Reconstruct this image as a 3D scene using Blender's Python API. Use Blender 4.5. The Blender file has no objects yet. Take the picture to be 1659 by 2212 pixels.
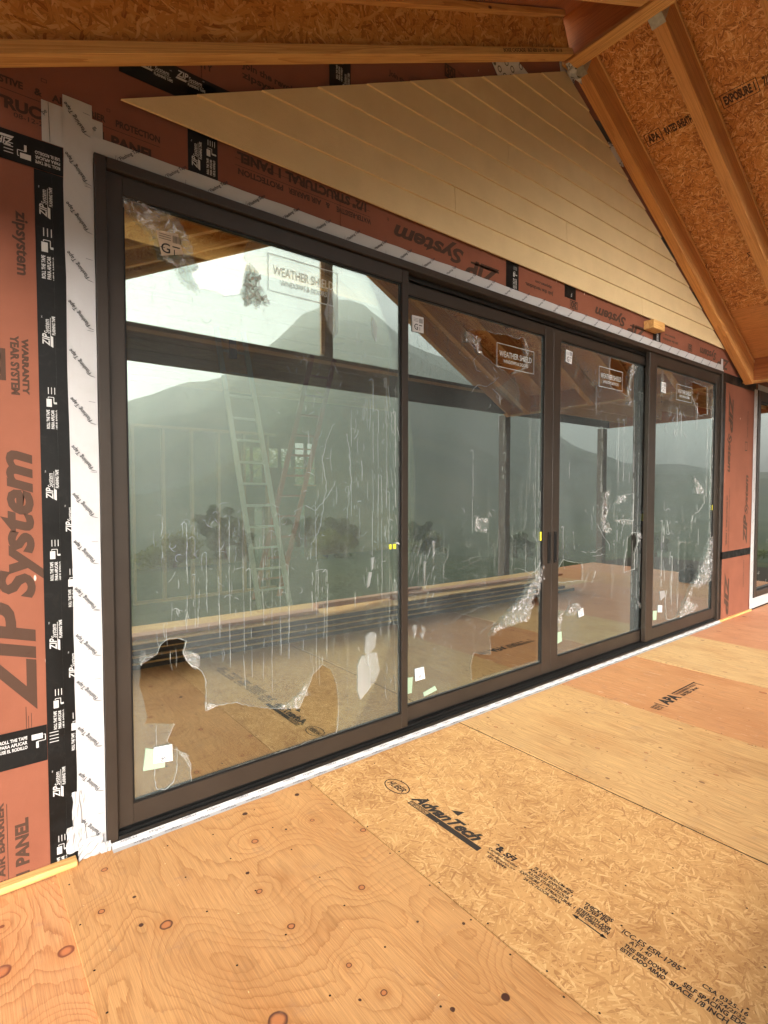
import bpy, bmesh, math, random
from mathutils import Vector, Matrix, noise as mnoise
R = math.radians
sc = bpy.context.scene
COL = sc.collection
random.seed(7)

# ------------------------------------------------------------------ camera
cam_d = bpy.data.cameras.new('camera'); cam = bpy.data.objects.new('camera', cam_d); COL.objects.link(cam)
cam.location = (0.0, -2.618, 1.60)
cam.rotation_euler = (R(90 - 2.163), 0, R(-38.25))
cam_d.sensor_fit = 'HORIZONTAL'; cam_d.sensor_width = 36; cam_d.lens = 36 * 1165 / 1659
cam_d.clip_start = 0.02; cam_d.clip_end = 8000
sc.camera = cam

# ------------------------------------------------------------------ sky, sun, exposure
SUN_EL, SUN_AZ = 10, 212          # degrees; azimuth of the sun measured clockwise from +y
w = bpy.data.worlds.new('World'); sc.world = w; w.use_nodes = True
wn = w.node_tree; wn.nodes.clear()
sky = wn.nodes.new('ShaderNodeTexSky'); sky.sky_type = 'NISHITA'; sky.sun_disc = False
sky.sun_elevation = R(SUN_EL); sky.sun_rotation = R(SUN_AZ)
sky.air_density = 1.0; sky.dust_density = 5.0; sky.ozone_density = 1.0
hs = wn.nodes.new('ShaderNodeHueSaturation'); hs.inputs['Saturation'].default_value = 0.15
bg = wn.nodes.new('ShaderNodeBackground'); bg.inputs['Strength'].default_value = 0.066
wo = wn.nodes.new('ShaderNodeOutputWorld')
wn.links.new(sky.outputs[0], hs.inputs['Color']); wn.links.new(hs.outputs[0], bg.inputs[0]); wn.links.new(bg.outputs[0], wo.inputs[0])
sd = bpy.data.lights.new('sun', 'SUN'); sun = bpy.data.objects.new('sun', sd); COL.objects.link(sun)
sd.energy = 2.6; sd.angle = R(50); sd.color = (1.0, 0.92, 0.80)
_d = Vector((math.sin(R(SUN_AZ)) * math.cos(R(SUN_EL)), math.cos(R(SUN_AZ)) * math.cos(R(SUN_EL)), math.sin(R(SUN_EL))))
sun.rotation_euler = _d.to_track_quat('Z', 'Y').to_euler(); sun.location = _d * 50
sc.view_settings.view_transform = 'Standard'; sc.view_settings.look = 'None'
sc.view_settings.gamma = 1.0; sc.view_settings.use_curve_mapping = False
sc.view_settings.exposure = 3.8
HAZE = 0.0018
sc.render.engine = 'CYCLES'
sc.cycles.max_bounces = 10; sc.cycles.diffuse_bounces = 4; sc.cycles.glossy_bounces = 5
sc.cycles.transparent_max_bounces = 32; sc.cycles.volume_bounces = 0

# ------------------------------------------------------------------ helpers
def link(o):
    COL.objects.link(o); return o
def parent(o, p):
    if p is not None:
        o.parent = p
        m = Matrix.Translation(p['_loc']) if '_loc' in p else Matrix.Identity(4)
        o.matrix_parent_inverse = m.inverted()
        o['_loc'] = (0.0, 0.0, 0.0)
    return o
LOCS = {}
def thing(name, label, cat, loc=(0, 0, 0), group=None):
    o = bpy.data.objects.new(name, None); link(o); o.location = loc
    o['label'] = label; o['category'] = cat; o['kind'] = 'thing'
    if group: o['group'] = group
    LOCS[o.name] = Vector(loc)
    return o
def put(o, p):
    """parent o (authored in world coordinates) under p"""
    if p is not None:
        o.parent = p
        o.matrix_parent_inverse = Matrix.Translation(LOCS.get(p.name, Vector((0, 0, 0)))).inverted() if p.parent is None else Matrix.Identity(4)
        if p.parent is not None:
            o.matrix_parent_inverse = p.matrix_basis.inverted()
    return o
def mesh_obj(name, verts, faces, m, p=None, smooth=False):
    me = bpy.data.meshes.new(name); me.from_pydata([tuple(v) for v in verts], [], faces); me.update()
    if m: me.materials.append(m)
    if smooth:
        for f in me.polygons: f.use_smooth = True
    o = bpy.data.objects.new(name, me); link(o)
    return put(o, p)
def tag(o, label=None, cat=None, group=None, kind=None):
    if label: o['label'] = label
    if cat: o['category'] = cat
    if group: o['group'] = group
    if kind: o['kind'] = kind
    return o
class MB:
    """collects shapes into one mesh"""
    def __init__(s): s.v = []; s.f = []
    def box(s, lo, hi):
        b = len(s.v)
        for z in (lo[2], hi[2]):
            for x, y in ((lo[0], lo[1]), (hi[0], lo[1]), (hi[0], hi[1]), (lo[0], hi[1])): s.v.append((x, y, z))
        s.f += [(b, b+3, b+2, b+1), (b+4, b+5, b+6, b+7), (b, b+1, b+5, b+4), (b+1, b+2, b+6, b+5), (b+2, b+3, b+7, b+6), (b+3, b, b+4, b+7)]
        return s
    def hexa(s, p8):
        b = len(s.v); s.v += [tuple(q) for q in p8]
        s.f += [(b, b+3, b+2, b+1), (b+4, b+5, b+6, b+7), (b, b+1, b+5, b+4), (b+1, b+2, b+6, b+5), (b+2, b+3, b+7, b+6), (b+3, b, b+4, b+7)]
        return s
    def prism_y(s, poly, y0, y1):
        """poly = [(x,z)...] extruded between y0 (front) and y1"""
        b = len(s.v); n = len(poly)
        a = sum(poly[i][0]*poly[(i+1) % n][1]-poly[(i+1) % n][0]*poly[i][1] for i in range(n))
        if a < 0: poly = poly[::-1]
        s.v += [(x, y0, z) for x, z in poly] + [(x, y1, z) for x, z in poly]
        s.f.append(tuple(range(b, b+n))); s.f.append(tuple(range(b+2*n-1, b+n-1, -1)))
        for i in range(n):
            j = (i+1) % n; s.f.append((b+j, b+i, b+n+i, b+n+j))
        return s
    def bar(s, a, c, wdt, hgt):
        """box bar from a to c, wdt across (horizontal), hgt the other way"""
        a = Vector(a); c = Vector(c); d = (c-a).normalized()
        up = Vector((0, 0, 1)) if abs(d.z) < .95 else Vector((0, 1, 0))
        r = d.cross(up).normalized()*wdt/2; u = r.normalized().cross(d).normalized()*hgt/2
        return s.hexa([a-r-u, a+r-u, c+r-u, c-r-u, a-r+u, a+r+u, c+r+u, c-r+u])
    def tube(s, pts, r, n=8, taper=None):
        b0 = len(s.v)
        for i, p in enumerate(pts):
            p = Vector(p); d = (Vector(pts[min(i+1, len(pts)-1)])-Vector(pts[max(i-1, 0)])).normalized()
            up = Vector((0, 0, 1)) if abs(d.z) < .9 else Vector((1, 0, 0))
            x = d.cross(up).normalized(); y = x.cross(d)
            rr = r if taper is None else r*(1+(taper-1)*i/(len(pts)-1))
            for k in range(n):
                t = 2*math.pi*k/n; s.v.append(tuple(p+x*math.cos(t)*rr+y*math.sin(t)*rr))
        for i in range(len(pts)-1):
            for k in range(n):
                s.f.append((b0+i*n+k, b0+i*n+(k+1) % n, b0+(i+1)*n+(k+1) % n, b0+(i+1)*n+k))
        s.f.append(tuple(b0+k for k in range(n))[::-1]); s.f.append(tuple(b0+(len(pts)-1)*n+k for k in range(n)))
        return s
    def quad(s, a, b_, c, d):
        b = len(s.v); s.v += [tuple(a), tuple(b_), tuple(c), tuple(d)]; s.f.append((b, b+1, b+2, b+3)); return s
    def build(s, name, m, p=None, bevel=0, smooth=False):
        o = mesh_obj(name, s.v, s.f, m, p, smooth)
        if bevel:
            bm = bmesh.new(); bm.from_mesh(o.data)
            bmesh.ops.bevel(bm, geom=bm.edges[:], offset=bevel, segments=1, affect='EDGES', clamp_overlap=True)
            bm.to_mesh(o.data); bm.free()
        return o
def box(name, lo, hi, m, p=None, bevel=0): return MB().box(lo, hi).build(name, m, p, bevel)

# lettering: flat print built from the built-in font
_tc = {}
def glyphs(s, bold=0.0, shear=0.0):
    k = (s, bold, shear)
    if k not in _tc:
        cu = bpy.data.curves.new('t', 'FONT'); cu.body = s; cu.offset = bold; cu.shear = shear; cu.resolution_u = 3
        ob = bpy.data.objects.new('t', cu); COL.objects.link(ob)
        dg = bpy.context.evaluated_depsgraph_get(); me = bpy.data.meshes.new_from_object(ob.evaluated_get(dg))
        vs = [v.co.copy() for v in me.vertices]; fs = [tuple(f.vertices) for f in me.polygons]
        bpy.data.objects.remove(ob); bpy.data.curves.remove(cu); bpy.data.meshes.remove(me)
        x0 = min(v.x for v in vs); x1 = max(v.x for v in vs); 
        _tc[k] = ([((v.x-x0)/(x1-x0), v.y/0.70) for v in vs], fs, (x1-x0)/0.70)
    return _tc[k]
class Print:
    """collects lettering and marks lying on one plane; o origin, u right, v up, all world vectors"""
    def __init__(s): s.v = []; s.f = []
    def text(s, t, o, u, v, h, length=None, bold=0.0, shear=0.0):
        vs, fs, asp = glyphs(t, bold, shear); o = Vector(o); u = Vector(u).normalized(); v = Vector(v).normalized()
        L = length if length else asp*h; b = len(s.v)
        s.v += [tuple(o+u*x*L+v*y*h) for x, y in vs]; s.f += [tuple(b+i for i in f) for f in fs]
        return s
    def poly(s, pts):
        b = len(s.v); s.v += [tuple(p) for p in pts]; s.f.append(tuple(range(b, b+len(pts)))); return s
    def rect(s, o, u, v, w_, h_):
        o = Vector(o); u = Vector(u).normalized(); v = Vector(v).normalized()
        return s.poly([o, o+u*w_, o+u*w_+v*h_, o+v*h_])
    def frame(s, o, u, v, w_, h_, t):
        o = Vector(o); u = Vector(u).normalized(); v = Vector(v).normalized()
        s.rect(o, u, v, w_, t); s.rect(o+v*(h_-t), u, v, w_, t); s.rect(o+v*t, u, v, t, h_-2*t); s.rect(o+u*(w_-t)+v*t, u, v, t, h_-2*t)
        return s
    def line(s, a, b, n, t):
        a = Vector(a); b = Vector(b); d = (b-a).normalized(); q = Vector(n).cross(d).normalized()*t/2
        return s.poly([a-q, b-q, b+q, a+q])
    def build(s, name, m, p): return mesh_obj(name, s.v, s.f, m, p)

# ------------------------------------------------------------------ materials
class NT:
    def __init__(s, name):
        s.m = bpy.data.materials.new(name); s.m.use_nodes = True; s.t = s.m.node_tree; s.t.nodes.clear()
        s.out = s.t.nodes.new('ShaderNodeOutputMaterial')
    def n(s, typ, ins=None, **kw):
        nd = s.t.nodes.new('ShaderNode'+typ)
        for k, v in kw.items(): setattr(nd, k, v)
        for k, v in (ins or {}).items(): s.set(nd.inputs[k], v)
        return nd
    def set(s, sock, v):
        if isinstance(v, bpy.types.NodeSocket): s.t.links.new(v, sock)
        else:
            if sock.type == 'RGBA' and len(v) == 3: v = (*v, 1)
            sock.default_value = v
    def math(s, op, a, b=0.0, c=None, clamp=False):
        nd = s.n('Math', operation=op, use_clamp=clamp); s.set(nd.inputs[0], a); s.set(nd.inputs[1], b)
        if c is not None: s.set(nd.inputs[2], c)
        return nd.outputs[0]
    def mix(s, f, a, b, blend='MIX'):
        nd = s.n('Mix', data_type='RGBA', blend_type=blend); s.set(nd.inputs[0], f); s.set(nd.inputs[6], a); s.set(nd.inputs[7], b); return nd.outputs[2]
    def ramp(s, f, stops, interp='LINEAR'):
        nd = s.n('ValToRGB'); cr = nd.color_ramp; cr.interpolation = interp
        while len(cr.elements) < len(stops): cr.elements.new(.5)
        for e, (p, c) in zip(cr.elements, stops):
            e.position = p; e.color = (*c, 1) if len(c) == 3 else c
        s.set(nd.inputs[0], f); return nd.outputs[0]
    def mr(s, v, a, b, c=0.0, d=1.0, smooth=True):
        nd = s.n('MapRange', interpolation_type='SMOOTHSTEP' if smooth else 'LINEAR'); s.set(nd.inputs[0], v)
        for i, q in enumerate((a, b, c, d)): s.set(nd.inputs[i+1], q)
        return nd.outputs[0]
    def coord(s, scale=(1, 1, 1), rot=(0, 0, 0), loc=(0, 0, 0), src=None):
        if src is None:
            src = s.n('TexCoord').outputs['Object']
        nd = s.n('Mapping'); s.set(nd.inputs[0], src); nd.inputs['Scale'].default_value = scale; nd.inputs['Rotation'].default_value = rot; nd.inputs['Location'].default_value = loc
        return nd.outputs[0]
    def noise(s, vec, scale, detail=3, rough=.5, dist=0, dim='3D'):
        nd = s.n('TexNoise', noise_dimensions=dim); s.set(nd.inputs['Vector'], vec)
        nd.inputs['Scale'].default_value = scale; nd.inputs['Detail'].default_value = detail; nd.inputs['Roughness'].default_value = rough; nd.inputs['Distortion'].default_value = dist
        return nd.outputs['Fac']
    def bsdf(s, col, rough=.7, bump=None, bstr=.2, bdist=.002, spec=.3, metal=0.0):
        b = s.n('BsdfPrincipled'); s.set(b.inputs['Base Color'], col); s.set(b.inputs['Roughness'], rough)
        b.inputs['Specular IOR Level'].default_value = spec; b.inputs['Metallic'].default_value = metal
        if bump is not None:
            bp = s.n('Bump'); bp.inputs['Strength'].default_value = bstr; bp.inputs['Distance'].default_value = bdist; s.set(bp.inputs['Height'], bump)
            s.t.links.new(bp.outputs[0], b.inputs['Normal'])
        s.t.links.new(b.outputs[0], s.out.inputs[0]); return b

def vadd(N, vec, off):
    nd = N.n('VectorMath', operation='ADD'); N.set(nd.inputs[0], vec); N.set(nd.inputs[1], off); return nd.outputs[0]
def osb_nodes(N, vec, L=9.0, W=60.0, angs=(0, 25, -30, 60, -62, 85), cdark=(.25, .1, .03), cmid=(.42, .2, .07), clight=(.66, .4, .17), seed=0.0, contrast=1.0):
    """layered strands: each layer is a field of long cells; the highest random priority shows"""
    wob = N.n('TexNoise'); N.set(wob.inputs['Vector'], vec); wob.inputs['Scale'].default_value = 6; wob.inputs['Detail'].default_value = 2
    sub = N.n('VectorMath', operation='SUBTRACT'); N.set(sub.inputs[0], wob.outputs['Color']); sub.inputs[1].default_value = (.5, .5, .5)
    scl = N.n('VectorMath', operation='SCALE'); N.set(scl.inputs[0], sub.outputs[0]); scl.inputs[3].default_value = .06
    v0 = vadd(N, vec, scl.outputs[0])
    best = None; tone = None
    for i, a in enumerate(angs):
        r = N.coord(rot=(0, 0, R(a)), src=v0); v = N.coord(scale=(W*(1+.12*i), L*(1+.1*i), 1), loc=(seed+i*7.3, i*3.1, 0), src=r)
        vo = N.n('TexVoronoi', voronoi_dimensions='2D', feature='F1'); N.set(vo.inputs['Vector'], v); vo.inputs['Scale'].default_value = 1; vo.inputs['Randomness'].default_value = 1
        se = N.n('SeparateColor'); N.set(se.inputs[0], vo.outputs['Color'])
        edge = N.mr(vo.outputs['Distance'], .35, .75, 0, .45)
        pri = N.math('SUBTRACT', se.outputs[0], edge)
        fib = N.noise(N.coord(scale=(260, 9, 1), loc=(i*5, 0, 0), src=r), 1, 2, .6, 0, '2D')
        tn = N.math('ADD', N.math('MULTIPLY', se.outputs[1], .72), N.math('MULTIPLY', fib, .34))
        tn = N.math('SUBTRACT', tn, N.math('MULTIPLY', edge, .35))
        if best is None: best, tone = pri, tn
        else:
            g = N.math('GREATER_THAN', pri, best)
            mx = N.n('Mix', data_type='FLOAT'); N.set(mx.inputs[0], g); N.set(mx.inputs[2], tone); N.set(mx.inputs[3], tn); tone = mx.outputs[0]
            best = N.math('MAXIMUM', best, pri)
    c = N.ramp(tone, [(.08, cdark), (.45, cmid), (.62, cmid), (.98, clight)])
    return c, tone
def osb_mat(name, gain=1.0, axes='XY', **kw):
    N = NT(name); vec = N.coord()
    if axes == 'XZ':
        vec = N.coord(rot=(R(-90), 0, 0), src=vec)
    elif axes == 'YZ':
        vec = N.coord(rot=(R(-90), 0, R(-90)), src=vec)
    stain = kw.pop('stain', .25)
    c, tone = osb_nodes(N, vec, **kw)
    st = N.noise(vec, 1.7, 4, .6)
    c = N.mix(N.mr(st, .45, .75, 0, stain), c, N.mix(1.0, c, (.62, .52, .45), 'MULTIPLY'))
    N.bsdf(c, .62, tone, .35, .003, .3); return N.m
def ply_mat(name, base, dark, line=12.0, sx=1.1, sy=.33, knots=2.2, kthr=.6, fine=.13, seed=0.0, axes='XY', stain=.3, amt=.7, ksize=.02, kdark=(.10, .035, .02), bump=.3, rough=.62, klist=None, scuff=0.0):
    """rotary-cut veneer: contour lines of a stretched field, pulled into rings round knots. grain runs along Y of the mapped plane"""
    N = NT(name); v0 = N.coord()
    if axes == 'XZ': v0 = N.coord(rot=(R(-90), 0, 0), src=v0)
    if axes == 'YZ': v0 = N.coord(rot=(R(-90), 0, R(-90)), src=v0)
    if axes == 'ZX': v0 = N.coord(rot=(R(-90), 0, 0), src=v0); v0 = N.coord(rot=(0, 0, R(90)), src=v0)
    if axes == 'YX': v0 = N.coord(rot=(0, 0, R(90)), src=v0)
    raw = v0; v0 = N.coord(loc=(seed, seed*1.7, 0), src=v0)
    vec = v0
    f1 = N.noise(N.coord(scale=(sx, sy, 1), src=vec), 1.0, 1.5, .45, .6, '2D')
    rag = N.noise(N.coord(scale=(26, 7, 1), src=vec), 1, 4, .6, 0, '2D')
    kv = N.n('TexVoronoi', voronoi_dimensions='2D', feature='F1'); N.set(kv.inputs['Vector'], N.coord(scale=(1.25, .8, 1), src=vec)); kv.inputs['Scale'].default_value = knots; kv.inputs['Randomness'].default_value = 1
    ks = N.n('SeparateColor'); N.set(ks.inputs[0], kv.outputs['Color'])
    has = N.math('GREATER_THAN', ks.outputs[0], kthr)
    d = N.math('DIVIDE', kv.outputs['Distance'], knots)           # metres, roughly
    if klist:
        qs = {False: 99.0, True: 99.0}
        wn_ = N.n('TexNoise'); N.set(wn_.inputs['Vector'], raw); wn_.inputs['Scale'].default_value = 30
        wv_ = N.n('VectorMath', operation='MULTIPLY_ADD'); N.set(wv_.inputs[0], wn_.outputs['Color']); wv_.inputs[1].default_value = (.008, .008, 0); N.set(wv_.inputs[2], raw)
        for kx, ky, kr, dk in klist:
            vd = N.n('VectorMath', operation='DISTANCE'); N.set(vd.inputs[0], wv_.outputs[0]); vd.inputs[1].default_value = (kx+.004, ky+.004, .004)
            qs[dk] = N.math('MINIMUM', qs[dk], N.math('DIVIDE', vd.outputs['Value'], kr))
        has = 1.0
        pull = N.math('ADD', N.mr(qs[False], 0.0, 9.0, .085, 0.0), N.mr(qs[True], 0.0, 8.0, .03, 0.0))
    else: pull = N.math('MULTIPLY', has, N.mr(d, 0.0, .13, .075, 0.0))
    h = N.math('ADD', N.math('MULTIPLY', N.math('ADD', f1, pull), line*2.2), N.math('MULTIPLY', rag, .8))
    fr = N.math('FRACT', h)
    ln = N.math('POWER', fr, 5.0)
    ln = N.math('MULTIPLY', ln, N.mr(fr, .93, 1.0, 1.0, 0.0))
    fade = N.noise(vec, 2.3, 3, .6)
    ln = N.math('MULTIPLY', ln, N.mr(fade, .3, .65, .35, 1.0))
    fib = N.noise(N.coord(scale=(230, 5, 1), src=vec), 1, 3, .65, 0, '2D')
    blot = N.noise(N.coord(scale=(1, .5, 1), src=vec), 3.1, 5, .6)
    c = N.mix(N.math('MULTIPLY', ln, amt), base, dark)
    c = N.mix(1.0, c, N.ramp(fib, [(.25, (1-fine*2.2,)*3), (.75, (1+fine,)*3)]), 'MULTIPLY')
    c = N.mix(N.mr(blot, .42, .72, 0, stain), c, N.mix(1.0, c, (.72, .55, .42), 'MULTIPLY'))
    c = N.mix(N.mr(N.noise(vec, .9, 3, .6), .5, .75, 0, stain*.6), c, (base[0]*.62, base[1]*.62, base[2]*.66))
    # knots
    rs = N.math('MULTIPLY', ks.outputs[1], ksize); r0 = N.math('ADD', rs, ksize*.25)
    q = N.math('DIVIDE', d, r0)
    disc = N.math('MULTIPLY', has, N.mr(q, .95, 1.15, 1.0, 0.0))
    ring = N.mr(q, .55, .95, 0.0, 1.0)
    pink = N.mix(ring, (base[0]*.72, base[1]*.5, base[2]*.42), kdark)
    solid = N.math('GREATER_THAN', ks.outputs[2], .72)
    pink = N.mix(solid, pink, kdark)
    if klist:
        q = qs[False]; disc = N.mr(q, .92, 1.1, 1.0, 0.0); ring = N.mr(q, .5, .9, 0.0, 1.0)
        halo = N.mr(q, 1.0, 3.2, .45, 0.0); c = N.mix(halo, c, (base[0]*.75, base[1]*.62, base[2]*.5))
        pink = N.mix(ring, (base[0]*.78, base[1]*.55, base[2]*.5), kdark)
        c = N.mix(N.mr(qs[True], .85, 1.15, 1.0, 0.0), c, (kdark[0]*.6, kdark[1]*.6, kdark[2]*.6))
    c = N.mix(disc, c, pink)
    dust = N.noise(N.coord(scale=(1, 1.6, 1), src=raw), 5.5, 6, .7)
    c = N.mix(N.mr(dust, .56, .76, 0, .5), c, (base[0]*.52, base[1]*.58, base[2]*.9))
    if scuff:
        sf = N.noise(N.coord(scale=(16, 3, 1), src=raw), 1.3, 6, .75); c = N.mix(N.mr(sf, .60, .68, 0, scuff), c, (.72, .52, .36))
    hgt = N.math('SUBTRACT', N.math('MULTIPLY', fib, .4), N.math('MULTIPLY', ln, .7))
    N.bsdf(c, rough, hgt, bump, .0015, .3); return N.m
def lumber_mat(name, base, dark, axis='X', seed=0.0, rough=.6):
    """sawn or laminated softwood, straight grain along one axis"""
    N = NT(name); oi = N.n('ObjectInfo')
    sc_ = {'X': (.35, 11, 11), 'Y': (11, .35, 11), 'Z': (11, 11, .35)}[axis]
    cb = N.n('CombineXYZ'); N.set(cb.inputs[0], N.math('MULTIPLY', oi.outputs['Random'], 40.0)); N.set(cb.inputs[1], N.math('MULTIPLY', oi.outputs['Random'], 23.0))
    v = vadd(N, N.coord(scale=sc_, loc=(seed, seed, seed)), cb.outputs[0])
    n1 = N.noise(v, 1.0, 2, .5, .5); fr = N.math('FRACT', N.math('MULTIPLY', n1, 9.0)); ln = N.math('POWER', fr, 2.5)
    v2 = N.coord(scale=tuple(14*q for q in sc_)); fib = N.noise(v2, 1, 3, .65)
    c = N.mix(N.math('MULTIPLY', ln, .65), base, dark)
    c = N.mix(1.0, c, N.ramp(fib, [(.25, (.78,)*3), (.75, (1.08,)*3)]), 'MULTIPLY')
    tint = N.mr(oi.outputs['Random'], 0, 1, .85, 1.08, False)
    c = N.mix(1.0, c, N.ramp(tint, [(.8, (.85, .83, .8)), (1.0, (1, 1, 1))]), 'MULTIPLY')
    bl = N.noise(N.coord(), 2.6, 4, .6); c = N.mix(N.mr(bl, .5, .78, 0, .4), c, dark)
    kn = N.n('TexVoronoi', feature='F1'); N.set(kn.inputs['Vector'], N.coord(scale=tuple(1.2 if q < 1 else 2.5 for q in sc_))); kn.inputs['Scale'].default_value = 1.3
    c = N.mix(N.mr(kn.outputs['Distance'], .02, .05, 1, 0), c, (.07, .03, .015))
    N.bsdf(c, rough, fib, .25, .0015, .3); return N.m
def plain(name, col, rough=.6, spec=.3, metal=0.0, var=.06, scale=8, bump=0.0, detail=4):
    N = NT(name); n = N.noise(N.coord(), scale, detail, .6)
    c = N.mix(1.0, col, N.ramp(n, [(.25, (1-var*2,)*3), (.75, (1+var,)*3)]), 'MULTIPLY')
    N.bsdf(c, rough, n if bump else None, bump, .002, spec, metal); return N.m
def ink_mat(name, col, wear=.5, scale=60, hard=.12, rough=.7):
    """stencil or roller ink, patchy: bare spots let the board show"""
    N = NT(name); v = N.coord(); n = N.noise(v, scale, 4, .7); n2 = N.noise(v, scale*.18, 2, .5)
    a = N.mr(N.math('ADD', N.math('MULTIPLY', n, .7), N.math('MULTIPLY', n2, .3)), wear-hard-.12, wear+hard-.12, 0, 1)
    b = N.n('BsdfPrincipled'); N.set(b.inputs['Base Color'], col); b.inputs['Roughness'].default_value = rough; b.inputs['Specular IOR Level'].default_value = .2
    tr = N.n('BsdfTransparent'); mx = N.n('MixShader'); N.set(mx.inputs[0], a); N.t.links.new(tr.outputs[0], mx.inputs[1]); N.t.links.new(b.outputs[0], mx.inputs[2])
    N.t.links.new(mx.outputs[0], N.out.inputs[0]); return N.m

M = {}
M['ply_tan'] = ply_mat('plywood_tan', (.54, .285, .112), (.30, .115, .032), line=12, sx=1.5, sy=.62, amt=.8, klist=[(1.026,-.365,.016,False),(1.363,-.148,.013,True),(1.078,-.137,.013,True),(1.18,-.374,.006,True),(1.314,-.39,.011,False),(1.462,-.604,.014,False),(.913,-.537,.008,True),(.906,-.663,.013,False),(.923,-.897,.014,False),(1.241,-.899,.015,False),(.996,-1.162,.010,False),(1.027,-1.314,.012,False),(1.159,-1.488,.008,True),(.72,-1.187,.03,False),(.447,-.142,.013,False),(.39,-.387,.013,False),(.564,-.606,.022,False),(.491,-.549,.009,True),(.508,-.386,.007,True),(1.32,-1.564,.014,True),(1.43,-1.28,.007,True),(1.302,-1.168,.005,True),(.953,-1.287,.005,True),(.62,-1.7,.02,False),(1.2,-1.95,.016,False)], seed=3.1, stain=.45)
M['ply_orange'] = ply_mat('plywood_orange', (.60, .30, .13), (.32, .10, .03), line=13, sx=2.0, sy=.9, klist=[(.258,-.494,.028,False),(.075,-.454,.03,False),(.089,-.224,.014,False)], seed=11.0, amt=.9, kdark=(.2, .06, .03))
M['ply_yellow'] = ply_mat('plywood_yellow', (.62, .375, .16), (.38, .18, .065), line=16, sx=2.0, sy=.10, knots=6.5, kthr=.45, ksize=.010, seed=23.0, stain=.4, amt=1.0, fine=.18, kdark=(.22, .11, .05))
M['ply_red'] = ply_mat('plywood_red', (.56, .265, .11), (.66, .38, .18), line=12, sx=1.6, sy=.12, knots=2, kthr=.9, seed=37.0, stain=.4, amt=.5, fine=.18, scuff=.7)
M['ply_pale'] = ply_mat('plywood_pale', (.64, .41, .19), (.40, .21, .08), line=14, sx=2.0, sy=.12, knots=5, kthr=.5, ksize=.014, seed=51.0, stain=.4, amt=.9, fine=.18, kdark=(.22, .11, .05))
M['ply_pink'] = ply_mat('plywood_pink', (.58, .27, .14), (.38, .14, .06), line=12, sx=1.8, sy=.14, knots=3, kthr=.7, seed=63.0, stain=.4, fine=.18, scuff=.4)
M['osb_floor'] = osb_mat('strand_board_floor', L=11, W=85, cdark=(.35, .165, .058), cmid=(.54, .30, .115), clight=(.72, .46, .21), seed=2.0, stain=.55)
M['osb_roof'] = osb_mat('strand_board_roof', L=13, W=75, cdark=(.17, .04, .008), cmid=(.60, .265, .065), clight=(.92, .62, .27), seed=9.0, stain=.2)
M['osb_web'] = osb_mat('strand_board_web', axes='XZ', L=8, W=50, angs=(85, 65, 110, 40, 140, 10), cdark=(.32, .11, .02), cmid=(.66, .33, .08), clight=(.88, .60, .25), seed=5.0, stain=.2)
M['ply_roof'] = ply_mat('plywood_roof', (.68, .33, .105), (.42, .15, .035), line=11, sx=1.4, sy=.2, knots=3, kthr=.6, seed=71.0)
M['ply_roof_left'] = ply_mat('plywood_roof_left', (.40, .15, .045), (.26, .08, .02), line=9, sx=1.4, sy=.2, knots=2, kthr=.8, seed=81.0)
M['lum_x'] = lumber_mat('lumber_along_x', (.76, .46, .17), (.48, .21, .055), 'X')
M['lum_y'] = lumber_mat('lumber_along_y', (.72, .41, .14), (.32, .12, .03), 'Y')
M['lum_z'] = lumber_mat('lumber_along_z', (.50, .28, .11), (.33, .15, .05), 'Z')
M['lvl_y'] = lumber_mat('laminated_beam', (.56, .21, .055), (.38, .11, .027), 'Y')
M['lvl_x'] = lumber_mat('laminated_rafter', (.68, .33, .10), (.44, .17, .045), 'X')
M['stud'] = lumber_mat('stud_lumber', (.48, .28, .13), (.33, .16, .07), 'Z')

def zip_mat():
    N = NT('red_coated_sheathing'); v = N.coord()
    n = N.noise(v, 3, 4, .6); g = N.noise(v, 420, 2, .7)
    c = N.mix(1.0, (.20, .069, .039), N.ramp(n, [(.3, (.86, .84, .82)), (.7, (1.05, 1.05, 1.05))]), 'MULTIPLY')
    c = N.mix(N.mr(g, .6, .75, 0, .35), c, (.52, .2, .11))
    c = N.mix(N.mr(g, .38, .25, 0, .3), c, (.18, .045, .02))
    sc1 = N.n('TexVoronoi', feature='F1'); N.set(sc1.inputs['Vector'], N.coord(scale=(1, 1, .35))); sc1.inputs['Scale'].default_value = 9
    c = N.mix(N.mr(sc1.outputs['Distance'], .03, .055, .9, 0), c, (.75, .6, .5))
    N.bsdf(c, .75, g, .15, .0006, .25); return N.m
M['zip'] = zip_mat()
def tape_black():
    N = NT('black_flashing_tape'); v = N.coord()
    n = N.noise(v, 22, 5, .7, 1.2); s = N.noise(v, 5, 3, .6)
    c = N.mix(N.mr(n, .5, .8, 0, .5), (.004, .0038, .0035), (.022, .020, .018))
    N.bsdf(c, N.mr(s, .3, .7, .35, .6), n, .35, .003, .2); return N.m
M['tape_black'] = tape_black()
def tape_white():
    N = NT('white_flashing_tape'); v = N.coord(); n = N.noise(N.coord(scale=(1, 1, 1)), 6, 4, .6, .6); s = N.noise(v, 60, 3, .6)
    c = N.mix(N.mr(n, .45, .75, 0, .5), (.40, .40, .41), (.355, .35, .345))
    N.bsdf(c, .5, N.math('ADD', n, N.math('MULTIPLY', s, .15)), .35, .006, .35); return N.m
M['tape_white'] = tape_white()
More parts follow.
